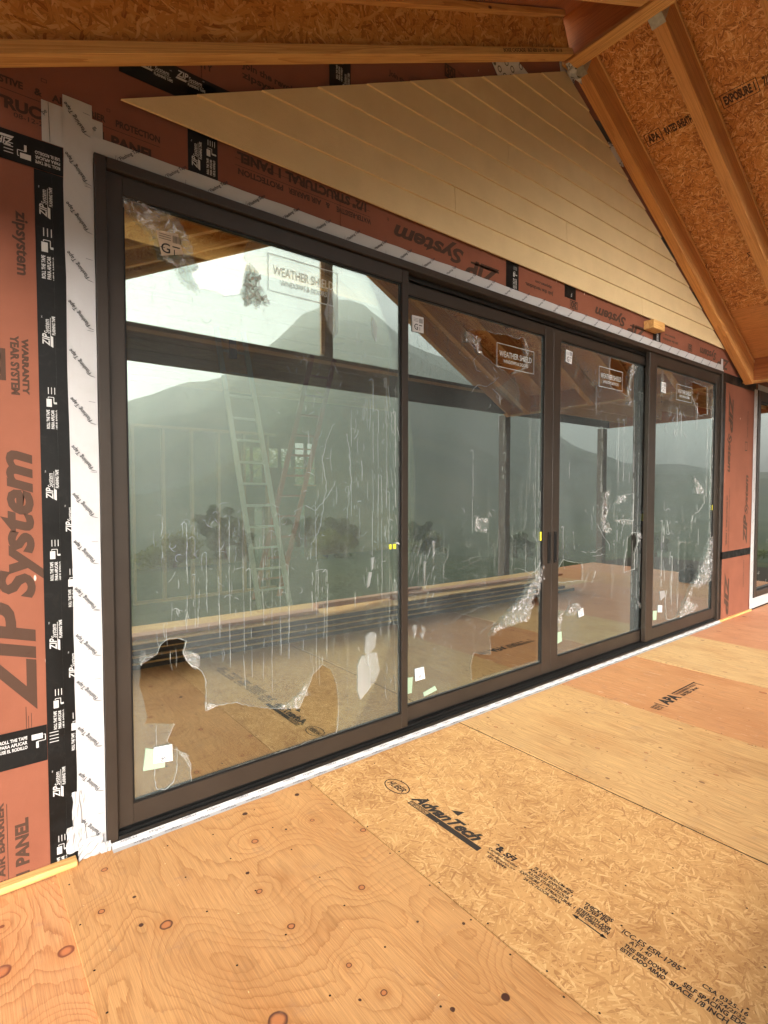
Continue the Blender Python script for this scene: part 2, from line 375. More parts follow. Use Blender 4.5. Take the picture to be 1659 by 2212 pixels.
M['tape_foil'] = (lambda N: (N.bsdf(N.mix(N.mr((lambda vo: N.math('ABSOLUTE', N.math('SUBTRACT', vo, .33)))(N.n('TexVoronoi', {'Vector': N.coord(), 'Scale': 16.0}).outputs['Distance']), .03, .09, 1, 0), (.55, .55, .56), (.05, .05, .05)), .4, N.noise(N.coord(), 30, 4, .6, 1), .8, .01, .5), N.m))(NT('silver_printed_tape'))[1]
def siding_mat():
    N = NT('tan_lap_siding'); oi = N.n('ObjectInfo')
    cb = N.n('CombineXYZ'); N.set(cb.inputs[0], N.math('MULTIPLY', oi.outputs['Random'], 9.0))
    v = vadd(N, N.coord(), cb.outputs[0])
    f = N.noise(N.coord(scale=(2.2, 1, 9), src=v), 3.0, 4, .55, 1.2); fr = N.math('FRACT', N.math('MULTIPLY', f, 13.0)); gr = N.mr(fr, .75, 1.0, 0, 1)
    fine = N.noise(N.coord(scale=(6, 1, 120), src=v), 3.0, 3, .6); sp = N.noise(v, 4, 4, .6); gra = N.noise(v, 500, 2, .6)
    c = N.mix(1.0, (.62, .475, .265), N.ramp(sp, [(.3, (.92, .91, .9)), (.7, (1.04, 1.04, 1.04))]), 'MULTIPLY')
    c = N.mix(N.math('MULTIPLY', gr, .10), c, (.40, .28, .14)); c = N.mix(N.mr(gra, .3, .7, 0, .12), c, (.70, .56, .36))
    N.bsdf(c, .7, N.math('ADD', N.math('MULTIPLY', gr, -.8), fine), .35, .002, .25); return N.m
M['siding'] = siding_mat()
M['bronze'] = plain('bronze_aluminium', (.026, .0180, .0128), .45, .4, 0.0, .13, 3.5, .05)
M['black_track'] = plain('black_track', (.008, .008, .008), .32, .5, 0, .1, 20)
M['gasket'] = plain('black_gasket', (.006, .006, .006), .5)
M['galv'] = plain('galvanised_steel', (.42, .42, .38), .45, .5, .6, .15, 30)
M['paper'] = plain('white_paper_label', (.55, .55, .56), .6, .3, 0, .02)
M['paper_tan'] = plain('tan_paper_label', (.62, .52, .42), .6, .3, 0, .12, 20)
M['green_lab'] = plain('pale_green_label', (.33, .42, .30), .6, .3, 0, .03)
M['yellow'] = plain('yellow_tab', (.85, .8, .05), .5)
M['blue'] = plain('blue_plastic', (.01, .03, .22), .4)
M['ink'] = ink_mat('black_stencil_ink', (.035, .028, .024), .42, 70)
M['ink_red'] = ink_mat('dark_stencil_ink', (.055, .028, .018), .36, 45, .2)
M['ink_dark'] = ink_mat('black_print_ink', (.03, .03, .035), .30, 90)
M['ink_grey'] = ink_mat('grey_print_ink', (.12, .12, .14), .36, 160)
M['ink_white'] = ink_mat('white_print_ink', (.45, .45, .45), .32, 140)
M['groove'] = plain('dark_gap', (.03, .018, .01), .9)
M['alu'] = plain('ladder_aluminium', (.5, .5, .44), .5, .4, 0, .05)
M['fibre'] = plain('orange_fibreglass', (.35, .08, .035), .5)
M['black_cloth'] = plain('black_fabric', (.018, .018, .02), .8, .2, 0, .2, 40, .4)
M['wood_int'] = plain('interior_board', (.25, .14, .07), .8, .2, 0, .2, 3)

def glass_mat():
    N = NT('window_glass')
    lw = N.n('Fresnel'); lw.inputs['IOR'].default_value = 1.5
    f = N.math('ADD', N.math('MULTIPLY', lw.outputs[0], 1.0), .37, clamp=True)
    gl = N.n('BsdfGlossy'); gl.inputs['Roughness'].default_value = 0.0; gl.inputs['Color'].default_value = (.82, .88, .84, 1)
    tr = N.n('BsdfTransparent'); tr.inputs['Color'].default_value = (.92, .94, .88, 1)
    mx = N.n('MixShader'); N.set(mx.inputs[0], f); N.t.links.new(tr.outputs[0], mx.inputs[1]); N.t.links.new(gl.outputs[0], mx.inputs[2])
    N.t.links.new(mx.outputs[0], N.out.inputs[0]); return N.m
M['glass'] = glass_mat()
def film_mat(name, dens, gloss, rough, col=(.70, .76, .80), bump=0.0, bs=40):
    N = NT(name); v = N.coord()
    n = N.noise(N.coord(scale=(1, 1, .25)), 2.2, 3, .6)
    df = N.n('BsdfDiffuse'); df.inputs['Color'].default_value = (*col, 1)
    tl = N.n('BsdfTranslucent'); tl.inputs['Color'].default_value = (*col, 1)
    g = N.n('BsdfGlossy'); g.inputs['Roughness'].default_value = rough
    if bump:
        bp = N.n('Bump'); bp.inputs['Strength'].default_value = bump; bp.inputs['Distance'].default_value = .01; N.set(bp.inputs['Height'], N.noise(v, bs, 4, .6, 1.5))
        for q in (df, g): N.t.links.new(bp.outputs[0], q.inputs['Normal'])
        n = N.noise(v, bs, 4, .65, 2.0)
    m1 = N.n('MixShader'); m1.inputs[0].default_value = .35; N.t.links.new(df.outputs[0], m1.inputs[1]); N.t.links.new(tl.outputs[0], m1.inputs[2])
    m2 = N.n('MixShader'); m2.inputs[0].default_value = gloss; N.t.links.new(m1.outputs[0], m2.inputs[1]); N.t.links.new(g.outputs[0], m2.inputs[2])
    tr = N.n('BsdfTransparent'); tr.inputs['Color'].default_value = (.93, .97, .96, 1)
    a = N.mr(n, .3, .7, dens*.65, dens*1.35) if not bump else N.mr(n, .38, .68, dens*.35, min(1, dens*2.2))
    mx = N.n('MixShader'); N.set(mx.inputs[0], a); N.t.links.new(tr.outputs[0], mx.inputs[1]); N.t.links.new(m2.outputs[0], mx.inputs[2])
    N.t.links.new(mx.outputs[0], N.out.inputs[0]); return N.m
M['film'] = film_mat('protective_film', .055, .1, .3)
M['film_crumple'] = film_mat('crumpled_film', .24, .35, .16, (.88, .84, .86), .5, 14)
M['film_edge'] = film_mat('folded_film_edge', .7, .3, .25, (.9, .88, .88), .6, 90)
M['film_pocket'] = film_mat('blistered_film', .3, .2, .35, (.72, .70, .74))
M['film_brown'] = film_mat('soiled_film', .45, .3, .3, (.45, .36, .24), .8, 30)
M['crease'] = film_mat('film_crease', .28, .3, .3, (.92, .9, .9))
M['print_film'] = film_mat('white_print_on_film', .55, .1, .5, (.9, .92, .92))

X = Vector((1, 0, 0)); Y = Vector((0, 1, 0)); Z = Vector((0, 0, 1))
# ------------------------------------------------------------------ land round the house
def ridge_el(az):
    """elevation in degrees of the mountain skyline, az measured from -y towards +x"""
    pts = [(-180, .5), (-150, 1), (-120, 6), (-60, 5), (-20, 4), (0, 5), (10, 6.5), (14, 7.7), (20, 10.2), (28, 15.0), (34, 17.8), (37, 17.4), (41, 14.8), (47, 12.5), (52, 9.5), (57, 5.5), (63, 3.2), (72, 2.4), (90, 2.2), (125, 4), (150, 1), (180, .5)]
    for (a, b), (c, d) in zip(pts, pts[1:]):
        if a <= az <= c: return b+(d-b)*(az-a)/(c-a)
    return 6
def ground_z(x, y):
    r = math.hypot(x-4, y-1); az = math.degrees(math.atan2(x, -(y+2.6)))
    base = -0.75
    if r > 14: base -= min(5.0, (r-14)*.10)
    far = 0
    if r > 60:
        t = min(1, (r-60)/(540)); t = t*t*(3-2*t)
        far = 600*math.tan(R(ridge_el(az)))*t
        nz = mnoise.fractal(Vector((x*.009, y*.009, 0)), 1.0, 2.1, 5)
        far += nz*40*min(1, (r-60)/300)*(1-.6*t)*min(1, ridge_el(az)/8)
    if r > 16: base += mnoise.noise(Vector((x*.05, y*.05, 3)))*min(1.2, (r-16)*.05)
    if r > 620: far *= max(0, 1-(r-620)/120)
    return base+far
NA, rad = 220, [0, 5, 9, 12, 15, 19, 24, 30, 38, 48, 60, 78, 100, 130, 165, 190, 220, 250, 285, 320, 355, 390, 425, 460, 495, 530, 560, 590, 620, 650, 680, 740, 900, 1500, 5000]
vs = []; fs = []
for i, r in enumerate(rad):
    for k in range(NA):
        t = 2*math.pi*k/NA; x = 4+r*math.sin(t); y = 1-r*math.cos(t); vs.append((x, y, ground_z(x, y)))
for i in range(len(rad)-1):
    for k in range(NA):
        k2 = (k+1) % NA; fs.append((i*NA+k, i*NA+k2, (i+1)*NA+k2, (i+1)*NA+k))
def land_mat():
    N = NT('land'); v = N.coord(); n = N.noise(v, .035, 8, .65); n2 = N.noise(v, .4, 5, .7); n3 = N.noise(v, 14, 3, .7)
    c = N.ramp(n, [(.32, (.014, .024, .010)), (.5, (.030, .045, .016)), (.62, (.060, .062, .024)), (.75, (.10, .085, .045))])
    sp = N.n('SeparateXYZ'); N.set(sp.inputs[0], v); rr = N.math('SQRT', N.math('ADD', N.math('POWER', N.math('SUBTRACT', sp.outputs[0], 4.0), 2.0), N.math('POWER', sp.outputs[1], 2.0)))
    c = N.mix(N.mr(n2, .45, .6, 0, .6), c, (.02, .035, .012)); c = N.mix(N.mr(N.math('ADD', rr, N.math('MULTIPLY', n2, 6.0)), 7.5, 9.5, 1.0, 0.0), c, (.34, .27, .19)); c = N.mix(1.0, c, N.ramp(n3, [(.3, (.6, .6, .6)), (.7, (1.3, 1.3, 1.2))]), 'MULTIPLY')  # pale ground near the house is added to bounce light under the roof
    N.bsdf(c, .95, n2, .6, .5, .1); return N.m
land = mesh_obj('terrain', vs, fs, land_mat(), None, True); tag(land, kind='structure')

# trees beyond the deck and behind the house
def leaf_mat(nm, c0, c1):
    N = NT(nm); gi = N.n('NewGeometry'); n = N.noise(N.coord(), 1.2, 3, .6)
    c = N.mix(gi.outputs['Random Per Island'], c0, c1)
    b = N.n('BsdfPrincipled'); N.set(b.inputs['Base Color'], c); b.inputs['Roughness'].default_value = .6
    tl = N.n('BsdfTranslucent'); N.set(tl.inputs[0], c); mx = N.n('MixShader'); mx.inputs[0].default_value = .3
    N.t.links.new(b.outputs[0], mx.inputs[1]); N.t.links.new(tl.outputs[0], mx.inputs[2]); N.t.links.new(mx.outputs[0], N.out.inputs[0]); return N.m
LEAF = [leaf_mat('leaves_dark', (.035, .06, .022), (.09, .12, .04)), leaf_mat('leaves_light', (.07, .10, .02), (.16, .17, .04))]
BARK = plain('bark', (.10, .07, .05), .9, .1, 0, .3, 6, .5)
def crown_mesh(seed, rx, rz, n, lm):
    rd = random.Random(seed); v = []; f = []
    cl = [(Vector((rd.gauss(0, .5)*rx, rd.gauss(0, .5)*rx, rd.uniform(-.8, .9)*rz)), rd.uniform(.25, .5)*rx) for _ in range(18)]
    for i in range(n):
        c, r = rd.choice(cl); d = Vector((rd.gauss(0, 1), rd.gauss(0, 1), rd.gauss(0, 1))).normalized()*r*rd.uniform(.5, 1)
        p = c+d; s = rd.uniform(.07, .16); a = Vector((rd.uniform(-1, 1), rd.uniform(-1, 1), rd.uniform(-1, 1))).normalized(); b = a.cross(Vector((rd.uniform(-1, 1), rd.uniform(-1, 1), rd.uniform(-1, 1)))).normalized()
        k = len(v); v += [tuple(p-a*s), tuple(p+b*s*.6), tuple(p+a*s), tuple(p-b*s*.6)]; f.append((k, k+1, k+2, k+3))
    me = bpy.data.meshes.new('crown'); me.from_pydata(v, [], f); me.materials.append(lm); return me
def trunk_mesh(h, r, seed):
    rd = random.Random(seed); m = MB(); m.tube([(0, 0, -.6), (rd.uniform(-.1, .1), .05, h*.5), (rd.uniform(-.3, .3), rd.uniform(-.2, .2), h)], r, 7, .35)
    for k in range(6):
        a = rd.uniform(0, 6.28); z = h*rd.uniform(.35, .9); L = rd.uniform(.8, 1.6); m.tube([(0, 0, z), (math.cos(a)*L*.5, math.sin(a)*L*.5, z+.4), (math.cos(a)*L, math.sin(a)*L, z+1.0)], r*.3, 5, .3)
    me = bpy.data.meshes.new('trunk'); me.from_pydata(m.v, [], m.f); me.materials.append(BARK); return me
CR = [crown_mesh(1, 1.9, 2.2, 5200, LEAF[0]), crown_mesh(2, 2.3, 1.8, 5200, LEAF[1]), crown_mesh(3, 1.6, 2.8, 5200, LEAF[0])]
TK = [trunk_mesh(4, .16, 4), trunk_mesh(3.4, .18, 5), trunk_mesh(5, .17, 6)]
spots = [(6, -17, 1, .8), (9.5, -21, 0, .9), (13, -18, 1, .8), (16.5, -22, 0, 1.0), (20, -19, 2, .7), (24, -23, 1, .9), (28, -19, 0, .8), (33, -20, 1, .9), (38, -15, 0, .9), (42, -11, 1, .8), (12, -29, 2, 1.0), (20, -32, 0, 1.1), (30, -31, 2, 1.0),
         (22, 52, 1, 2.2), (38, 58, 1, 2.4), (30, 66, 1, 2.6), (52, 60, 1, 2.6)]
for i, (x, y, k, s) in enumerate(spots):
    front = y < 0
    z = ground_z(x, y)
    side = ['left', 'middle', 'right'][0 if x < 15 else 1 if x < 27 else 2]; kd = ['dark broad', 'pale green', 'dark narrow'][k]
    t = thing('tree', ('%s tree on the %s slope beyond the deck, %s' % (kd, side, 'farther back' if y < -25 else 'near')) if front else ('%s tree behind the house, seen through the far openings at %d paces' % (kd, y)), 'tree', (x, y, z), 'trees on the slope beyond the deck' if front else 'trees behind the house')
    s *= .45 if front else 1; t.scale = (s*1.3, s*1.3, s); t.rotation_euler = (0, 0, i*1.3)
    a = bpy.data.objects.new('trunk', TK[k]); link(a); a.parent = t
    b = bpy.data.objects.new('crown', CR[k]); link(b); b.parent = t; b.location = (0, 0, [4.4, 3.6, 5.2][k]-(2.2 if front else 0.6))
    if front: a.scale = (1, 1, .45)

# ------------------------------------------------------------------ subfloor of the room and the deck
fl = MB().box((-2.2, -3.9, -.32), (13.6, -.30, -.03)).box((-2.2, -.30, -.32), (13.6, 9.2, -.03)).build('floor', M['groove'])
tag(fl, kind='structure')
def sheet(x0, x1, y0, y1, m, z=0.0, skew=0.0):
    g = .0028
    o = MB().hexa([(x0+g+skew, y0+g, z-.022), (x1-g, y0+g, z-.022), (x1-g, y1-g, z-.022), (x0+g, y1-g, z-.022),
                   (x0+g+skew, y0+g, z), (x1-g, y0+g, z), (x1-g, y1-g, z), (x0+g, y1-g, z)]).build('floor_sheet', m, fl, .0012)
    return o
YW = -.006
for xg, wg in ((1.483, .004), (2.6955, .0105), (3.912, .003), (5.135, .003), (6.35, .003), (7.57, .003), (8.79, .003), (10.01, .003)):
    box('joint_shade_strip', (xg-wg/2, -2.45, -.0299), (xg+wg/2, YW, -.0035), M['groove'], fl)  # dark strip paints in the shade of the dirt-filled sheet gap
S = {}
S[0] = sheet(-.94, .30, -2.45, YW, M['ply_orange'], -.007)
S[1] = sheet(.282, 1.482, -2.45, YW, M['ply_tan'], .004, .03)
S[2] = sheet(1.484, 2.691, -2.45, YW, M['osb_floor'])
S[3] = sheet(2.699, 3.912, -2.45, YW, M['ply_yellow'], .001)
S[4] = sheet(3.912, 5.135, -2.45, YW, M['ply_red'], -.001)
S[5] = sheet(5.135, 6.35, -2.45, YW, M['ply_pale'], .001)
S[6] = sheet(6.35, 7.57, -2.45, YW, M['ply_pink'])
S[7] = sheet(7.57, 8.79, -2.45, YW, M['ply_pink'], .001)
S[8] = sheet(8.79, 10.01, -2.45, YW, M['ply_red'])
S[9] = sheet(10.01, 11.23, -2.45, YW, M['ply_pink'], .001)
S[10] = sheet(-2.16, -.94, -2.45, YW, M['ply_tan'])
for i, mm in enumerate(['ply_pale', 'ply_tan', 'ply_yellow', 'ply_pink', 'ply_pale', 'ply_pink', 'ply_red', 'ply_pink', 'ply_pale', 'ply_red', 'ply_pink']):
    sheet(-2.16+1.22*i, -.94+1.22*i, -3.85, -2.452, M[mm])
# print on the strand board sheet
u, v = -Y, X
def fp(x, y, z=.0012): return Vector((x, y, z))
P = Print()
# oval emblem
cx_, cy_ = 1.832, -.408
for k in range(28):
    a0 = 2*math.pi*k/28; a1 = 2*math.pi*(k+1)/28
    P.line(fp(cx_+.052*math.sin(a0), cy_-.083*math.cos(a0)), fp(cx_+.052*math.sin(a1), cy_-.083*math.cos(a1)), Z, .006)
P.text('HUBER', fp(1.812, -.345), u, v, .040, .126, .02, .25)
P.text('R', fp(1.775, -.50), u, v, .010)
P.text('AdvanTech', fp(1.815, -.540), u, v, .062, .45, .045, .45)
P.poly([fp(1.906, -.745), fp(1.897, -.800), fp(1.946, -.800)])
P.rect(fp(1.775, -.700), u, v, .335, .032)
P.frame(fp(1.775, -.560), u, v, .14, .032, .005)
P.text('SUBFLOORING', fp(1.782, -.566), u, v, .018, .128, .02)
P.text('SFI', fp(1.846, -1.12), u, v, .030, .06, .04, .2); P.text('*&', fp(1.85, -1.055), u, v, .035, .055, .05)
P.text('Certified Sourcing', fp(1.826, -1.055), u, v, .015, .155, .02); P.text('www.sfiprogram.org', fp(1.804, -1.065), u, v, .013, .15, .02); P.text('SFI-00049', fp(1.782, -1.085), u, v, .015, .10, .02)
for s_, xx, y0, L_ in (('PS 2-10  HUD-UM-40C', 1.882, -1.26, .18), ('APA 23/32 EXPOSURE 1', 1.860, -1.25, .20), ('RATED STURD-I-FLOOR', 1.838, -1.26, .19), ('EXPOSURE 1 - STRUCTURAL 1', 1.816, -1.235, .255), ('24 OC FLOOR SPAN', 1.794, -1.27, .17)):
    P.text(s_, fp(xx, y0), u, v, .015, L_, .025)
for s_, xx, y0, L_ in (('THICKNESS', 1.868, -1.50, .115), ('0.703 IN.', 1.848, -1.51, .10), ('STRENGTH AXIS', 1.823, -1.50, .13), ('THIS DIRECTION', 1.803, -1.50, .135)):
    P.text(s_, fp(xx, y0), u, v, .017, L_, .035)
P.line(fp(1.788, -1.515), fp(1.784, -1.63), Z, .005)
P.poly([fp(1.788, -1.50), fp(1.797, -1.525), fp(1.779, -1.525)]); P.poly([fp(1.784, -1.645), fp(1.793, -1.62), fp(1.775, -1.62)])
P.text('ICC-ES ESR-1785', fp(1.852, -1.66), u, v, .024, .20, .015); P.text('AT 1.40', fp(1.828, -1.70), u, v, .019, .075, .015)
P.text('THIS SIDE DOWN', fp(1.800, -1.695), u, v, .018, .145, .03); P.text('ESTE LADO ABAJO', fp(1.776, -1.695), u, v, .018, .15, .03)
P.text('CSA 0325-16', fp(1.850, -1.93), u, v, .018, .13, .02); P.text('1F24/2F32', fp(1.828, -1.97), u, v, .015, .09, .02)
P.text('SELF SPACING EDGE', fp(1.803, -1.89), u, v, .020, .19, .03); P.text('SPACE 1/8 INCH', fp(1.776, -1.86), u, v, .020, .17, .03)
P.build('printed_lettering', M['ink'], S[2])
P = Print()
u, v = X, Y
P.text('APA', fp(4.14, -.80, .0005), u, v, .085, .24, .05, .1); P.rect(fp(4.40, -.725, .0005), u, v, .42, .012); P.rect(fp(4.10, -.82, .0005), u, v, .012, .10)
P.text('THE ENGINEERED WOOD', fp(4.40, -.757, .0005), u, v, .024, .36, .03); P.text('RATED', fp(4.43, -.80, .0005), u, v, .032, .15, .05); P.text('24 oc', fp(4.60, -.80, .0005), u, v, .03, .10, .05)
P.text('SHEATHING', fp(3.99, -.76, .0005), u, v, .018, .10, .03); P.text('EXPOSURE 1', fp(3.99, -.785, .0005), u, v, .018, .10, .03); P.text('PS 1-09', fp(3.99, -.81, .0005), u, v, .018, .08, .03)
P.rect(fp(4.79, -.80, .0005), u, v, .012, .085)
P.build('printed_lettering', M['ink'], S[4])
# nail heads
nb = MB()
for k in list(range(1, 8)):
    x0, x1 = ([.30, 1.482, 2.695, 3.912, 5.135, 6.35, 7.57, 8.79])[k-1:k+1]
    for xx in (x0+.02, x1-.02, (x0+x1)/2, x0+.4, x1-.35):
        yy = -.12-random.random()*.1
        while yy > -2.3:
            cxn, cyn = xx+random.uniform(-.006, .006), yy; rr = .0042
            b = len(nb.v); nb.v += [(cxn+rr*math.cos(q*math.pi/3), cyn+rr*math.sin(q*math.pi/3), .0052 if k == 1 else .0018) for q in range(6)]; nb.f.append(tuple(range(b, b+6)))
            yy -= random.uniform(.18, .3)
o = nb.build('nail_heads', M['groove'], fl); o['kind'] = 'stuff'
# sawdust and chips
ch = MB()
for _ in range(260):
    x = random.uniform(.2, 6); y = -random.random()**1.5*1.9-.1; s = random.uniform(.002, .006); a = random.uniform(0, 3.1)
    dx, dy = math.cos(a)*s, math.sin(a)*s; zz = .0055
    ch.v += [(x-dx, y-dy, zz), (x+dy*.4, y-dx*.4, zz+.001), (x+dx, y+dy, zz), (x-dy*.4, y+dx*.4, zz+.001)]; b = len(ch.v)-4; ch.f.append((b, b+1, b+2, b+3))
o = ch.build('wood_chips', plain('pale_wood_chips', (.7, .5, .25), .8), fl); o['kind'] = 'stuff'

# ------------------------------------------------------------------ gable wall: red sheathing, tapes, print
wall = thing('sheathed_wall', 'gable wall of red coated sheathing boards taped at the joints, round the sliding door', 'wall', (3.9, 0, 0))
PKX = 3.92
def ztop(x): return 5.12-.485*(PKX-x) if x < PKX else 5.12-.524*(x-PKX)
def panel(x0, x1, z0, z1=None):
    if z1: poly = [(x0, z0), (x1, z0), (x1, z1), (x0, z1)]
    else:
        poly = [(x0, z0), (x1, z0), (x1, ztop(x1))]
        if x0 < PKX < x1: poly.append((PKX, ztop(PKX)))
        poly.append((x0, ztop(x0)))
    return MB().prism_y(poly, 0.0, .012).build('sheathing_board', M['zip'], wall)
pA = panel(-1.2, .318, -.03, .553)
pB = panel(-1.2, .318, .556, 2.958)
pC = MB().prism_y([(-.2, 2.961), (.478, 2.961), (.478, 3.042), (.955, 3.042), (.955, ztop(.955)), (-.2, ztop(-.2))], 0.0, .012).build('sheathing_board', M['zip'], wall); pD = panel(.958, 1.745, 3.042); pD2 = panel(1.748, 3.28, 3.042)
pE = panel(3.283, 5.56, 3.042); pF = panel(5.563, 7.95, 3.042, None) if False else panel(5.563, 7.93, 3.042)
panel(.318+.002, .478, -.03, 2.958)
pG = panel(7.245, 8.36, -.01, .808); pH = panel(7.245, 8.36, .811, 3.039)
panel(8.36, 12.2, 2.98, 3.26)
core = MB().box((-1.2, .0125, -.03), (.478, .15, 3.04)).box((7.243, .0125, -.03), (8.42, .15, 3.04)).box((.478, .0125, 3.045), (7.243, .15, 3.30)).box((8.42, .0125, 3.0), (12.2, .15, 3.3))
core.build('wall_framing', M['stud'], wall)
MB().prism_y([(-.2, 3.301), (8.0, 3.301), (8.0, ztop(8.0)), (PKX, 5.12), (-.2, ztop(-.2))], .0125, .15).build('gable_framing', M['stud'], wall)
bt = MB().box((-1.2, -.048, .001), (.362, -.001, .028)).build('sill_plate', M['lum_x'], wall, .002)
box('sill_plate', (7.262, -.03, .001), (8.33, -.001, .022), M['lum_x'], wall, .002)

def wtape(name, x0, x1, z0, z1, m, y=-.0012, th=.001, wav=0.0):
    return MB().box((x0, y-th, z0), (x1, y, z1)).build(name, m, wall)
tv = wtape('black_tape', .268, .378, .005, 2.90, M['tape_black'])
tv2 = wtape('black_tape', .330, .44, .006, 2.899, M['tape_black'], -.0023)
th = wtape('black_tape', -1.2, .3715, 2.902, 3.018, M['tape_black'], -.0024)
tl = wtape('black_tape', -1.2, .2665, .477, .628, M['tape_black'])
t1 = wtape('black_tape', .886, 1.030, 3.112, 3.55, M['tape_black'])
t2 = wtape('black_tape', 1.675, 1.819, 3.8, 4.1, M['tape_black'])
t3 = wtape('black_tape', 3.209, 3.355, 3.112, 3.32, M['tape_black'])
t4 = wtape('black_tape', 3.955, 4.115, 3.205, 3.32, M['tape_black'])
t5 = wtape('black_tape', 5.486, 5.645, 3.112, 3.32, M['tape_black'])
t6 = wtape('black_tape', .592, 1.9, 3.432, 3.568, M['tape_black'])
wtape('black_tape', 7.30, 8.34, .765, .855, M['tape_black'])
wtape('black_tape', 7.275, 8.36, 2.925, 3.035, M['tape_black'], -.0024)
wtape('black_tape', 7.262, 7.355, .03, 2.92, M['tape_black'], -.0012)
for s_ in range(3):   # diagonal black scraps beside the right rake
    xa = [5.6, 6.35, 4.35][s_]; za = 4.97-.504*(xa-PKX)
    MB().prism_y([(xa-.12, za-.0), (xa+.12, za-.1), (xa+.42, za-.08), (xa+.16, za+.08)], -.003, -.0015).build('black_tape', M['tape_black'], wall)
# white tapes
wv = MB()
def wavy(x0, x1, z0, z1, y, nz, amp, seed, along='z'):
    """thin sheet with a slightly uneven surface and edges"""
    rd = random.Random(seed); m = MB(); b = 0
    L = []
    for i in range(nz+1):
        t = i/nz; e0, e1 = rd.uniform(-amp, amp), rd.uniform(-amp, amp); yy = y-rd.uniform(0, amp)
        if along == 'z': z = z0+(z1-z0)*t; L.append([(x0+e0, yy, z), ((x0+x1)/2, y-rd.uniform(0, amp), z), (x1+e1*.3, yy, z)])
        else: x = x0+(x1-x0)*t; L.append([(x, yy, z0+e0*.3), (x, y-rd.uniform(0, amp*1.5), (z0+z1)/2), (x, yy, z1+e1)])
    for r_ in L: m.v += r_
    for i in range(nz):
        for j in range(2):
            a = i*3+j; m.f.append((a, a+1, a+4, a+3))
    return m
wt = wavy(.3715, .4815, .02, 3.234, -.006, 26, .0022, 3).build('white_tape', M['tape_white'], wall, smooth=True)
wh = wavy(.4835, 7.235, 3.0415, 3.112, -.006, 60, .0025, 4, 'x').build('white_tape', M['tape_white'], wall, smooth=True)
wx = wavy(.298, .522, 3.020, 3.182, -.0038, 4, .0015, 5, 'x').build('white_tape', M['tape_white'], wall)
wavy(7.226, 7.262, .02, 3.06, -.006, 22, .002, 6).build('white_tape', M['tape_white'], wall, smooth=True)
MB().prism_y([(7.175, 3.05), (7.235, 3.045), (7.235, 3.185), (7.18, 3.185)], -.0075, -.006).build('white_tape', M['tape_white'], wall)
wr = wavy(8.305, 8.425, .10, 2.955, -.006, 20, .002, 8).build('white_tape', M['tape_white'], wall, smooth=True)
wavy(8.425, 11.9, 2.960, 3.035, -.006, 20, .002, 9, 'x').build('white_tape', M['tape_white'], wall, smooth=True)
wavy(8.30, 11.9, .02, .155, -.008, 20, .004, 12, 'x').build('white_tape', M['tape_white'], wall, smooth=True)
# crumpled foot of the left tape
cm = MB(); rd = random.Random(2)
for (xa, xb, za, zb, yo) in ((.352, .40, .06, .31, -.004), (.328, .395, .05, .165, -.008), (.37, .465, .003, .09, -.012), (.455, .497, .004, .05, -.02)):
    n = 7; base = len(cm.v)
    for i in range(n):
        for j in range(n):
            cm.v.append((xa+(xb-xa)*i/(n-1)+rd.uniform(-.003, .003), yo-rd.uniform(0, .012), za+(zb-za)*j/(n-1)+rd.uniform(-.003, .003)))
    for i in range(n-1):
        for j in range(n-1):
            a = base+i*n+j; cm.f.append((a, a+n, a+n+1, a+1))
fo = cm.build('crumpled_white_tape', M['tape_white'], wall)
# sill apron tape on wall foot and floor
n = 90; am = MB()
for i in range(n+1):
    x = .50+(7.262-.50)*i/n; j = rd.uniform(-.002, .002)
    am.v += [(x, -.0275, .034), (x, -.0275-rd.uniform(.0, .003), .018), (x, -.030+j, .0062), (x, -.046+j*.6, .0058), (x, -.058+j, .0056)]
for i in range(n):
    for j in range(4):
        a = i*5+j; am.f.append((a, a+1, a+6, a+5))
ap = am.build('sill_tape', M['tape_white'], wall)
P = Print(); x = .52; k = 0
while x < 7.1:
    sg = 1 if k % 2 else -1
    P.text('Wigluv', (x+(.0 if sg > 0 else .085), -.0305, .020 if sg > 0 else .033), X*sg, (Z*sg), .011, .075, .01, .2)
    P.text('Wigluv', (x+.06+.085, -.036 if True else 0, .0072), -X, -Y, .014, .08, .01, .2)
    x += .135; k += 1
P.build('printed_lettering', M['ink_grey'], ap)

# flashing tape print
def ftape(P, o, u, h=.0165, L=.118):
    u = Vector(u).normalized(); v = Vector((-u.z, 0, u.x)); P.text('Flashing Tape', o, u, v, h, L, .012)
    o = Vector(o)
    for q in range(4):   # small swoosh mark before the words
        a = o-u*(.024-.004*q)+v*(.000+.003*q); P.poly([a, a+u*.002, a+u*.010+v*.005, a+u*.008+v*.006])
P = Print(); z = .085
ang = R(129)
for z in [3.116-.2015*k for k in range(16)]:
    ftape(P, (.459, -.0105, z), (math.cos(ang), 0, math.sin(ang)), .0165, .118)
for z in [3.19-.301*k for k in range(11)]:
    P.line((.447, -.0105, z), (.472, -.0105, z-.002), Y, .0013)
P.build('printed_lettering', M['ink_dark'], wt)
P = Print(); x = .592; ang = R(41)
while x < 7.15:
    ftape(P, (x, -.0105, 3.046), (math.cos(ang), 0, math.sin(ang)), .0145, .112); 
    x += .2005
for k in range(22): P.line((.57+.3*k, -.0105, 3.043), (.572+.3*k, -.0105, 3.062), Y, .0013)
P.build('printed_lettering', M['ink_dark'], wh)
P = Print(); P.text('pe', (.305, -.0068, 3.125), (.7, 0, .7), (-.7, 0, .7), .016); P.line((.322, -.0068, 3.18), (.326, -.0068, 3.022), Y, .0016)
P.text('ge', (.487, -.0068, 3.135), (.7, 0, .7), (-.7, 0, .7), .014); P.build('printed_lettering', M['ink_dark'], wx)
P = Print()
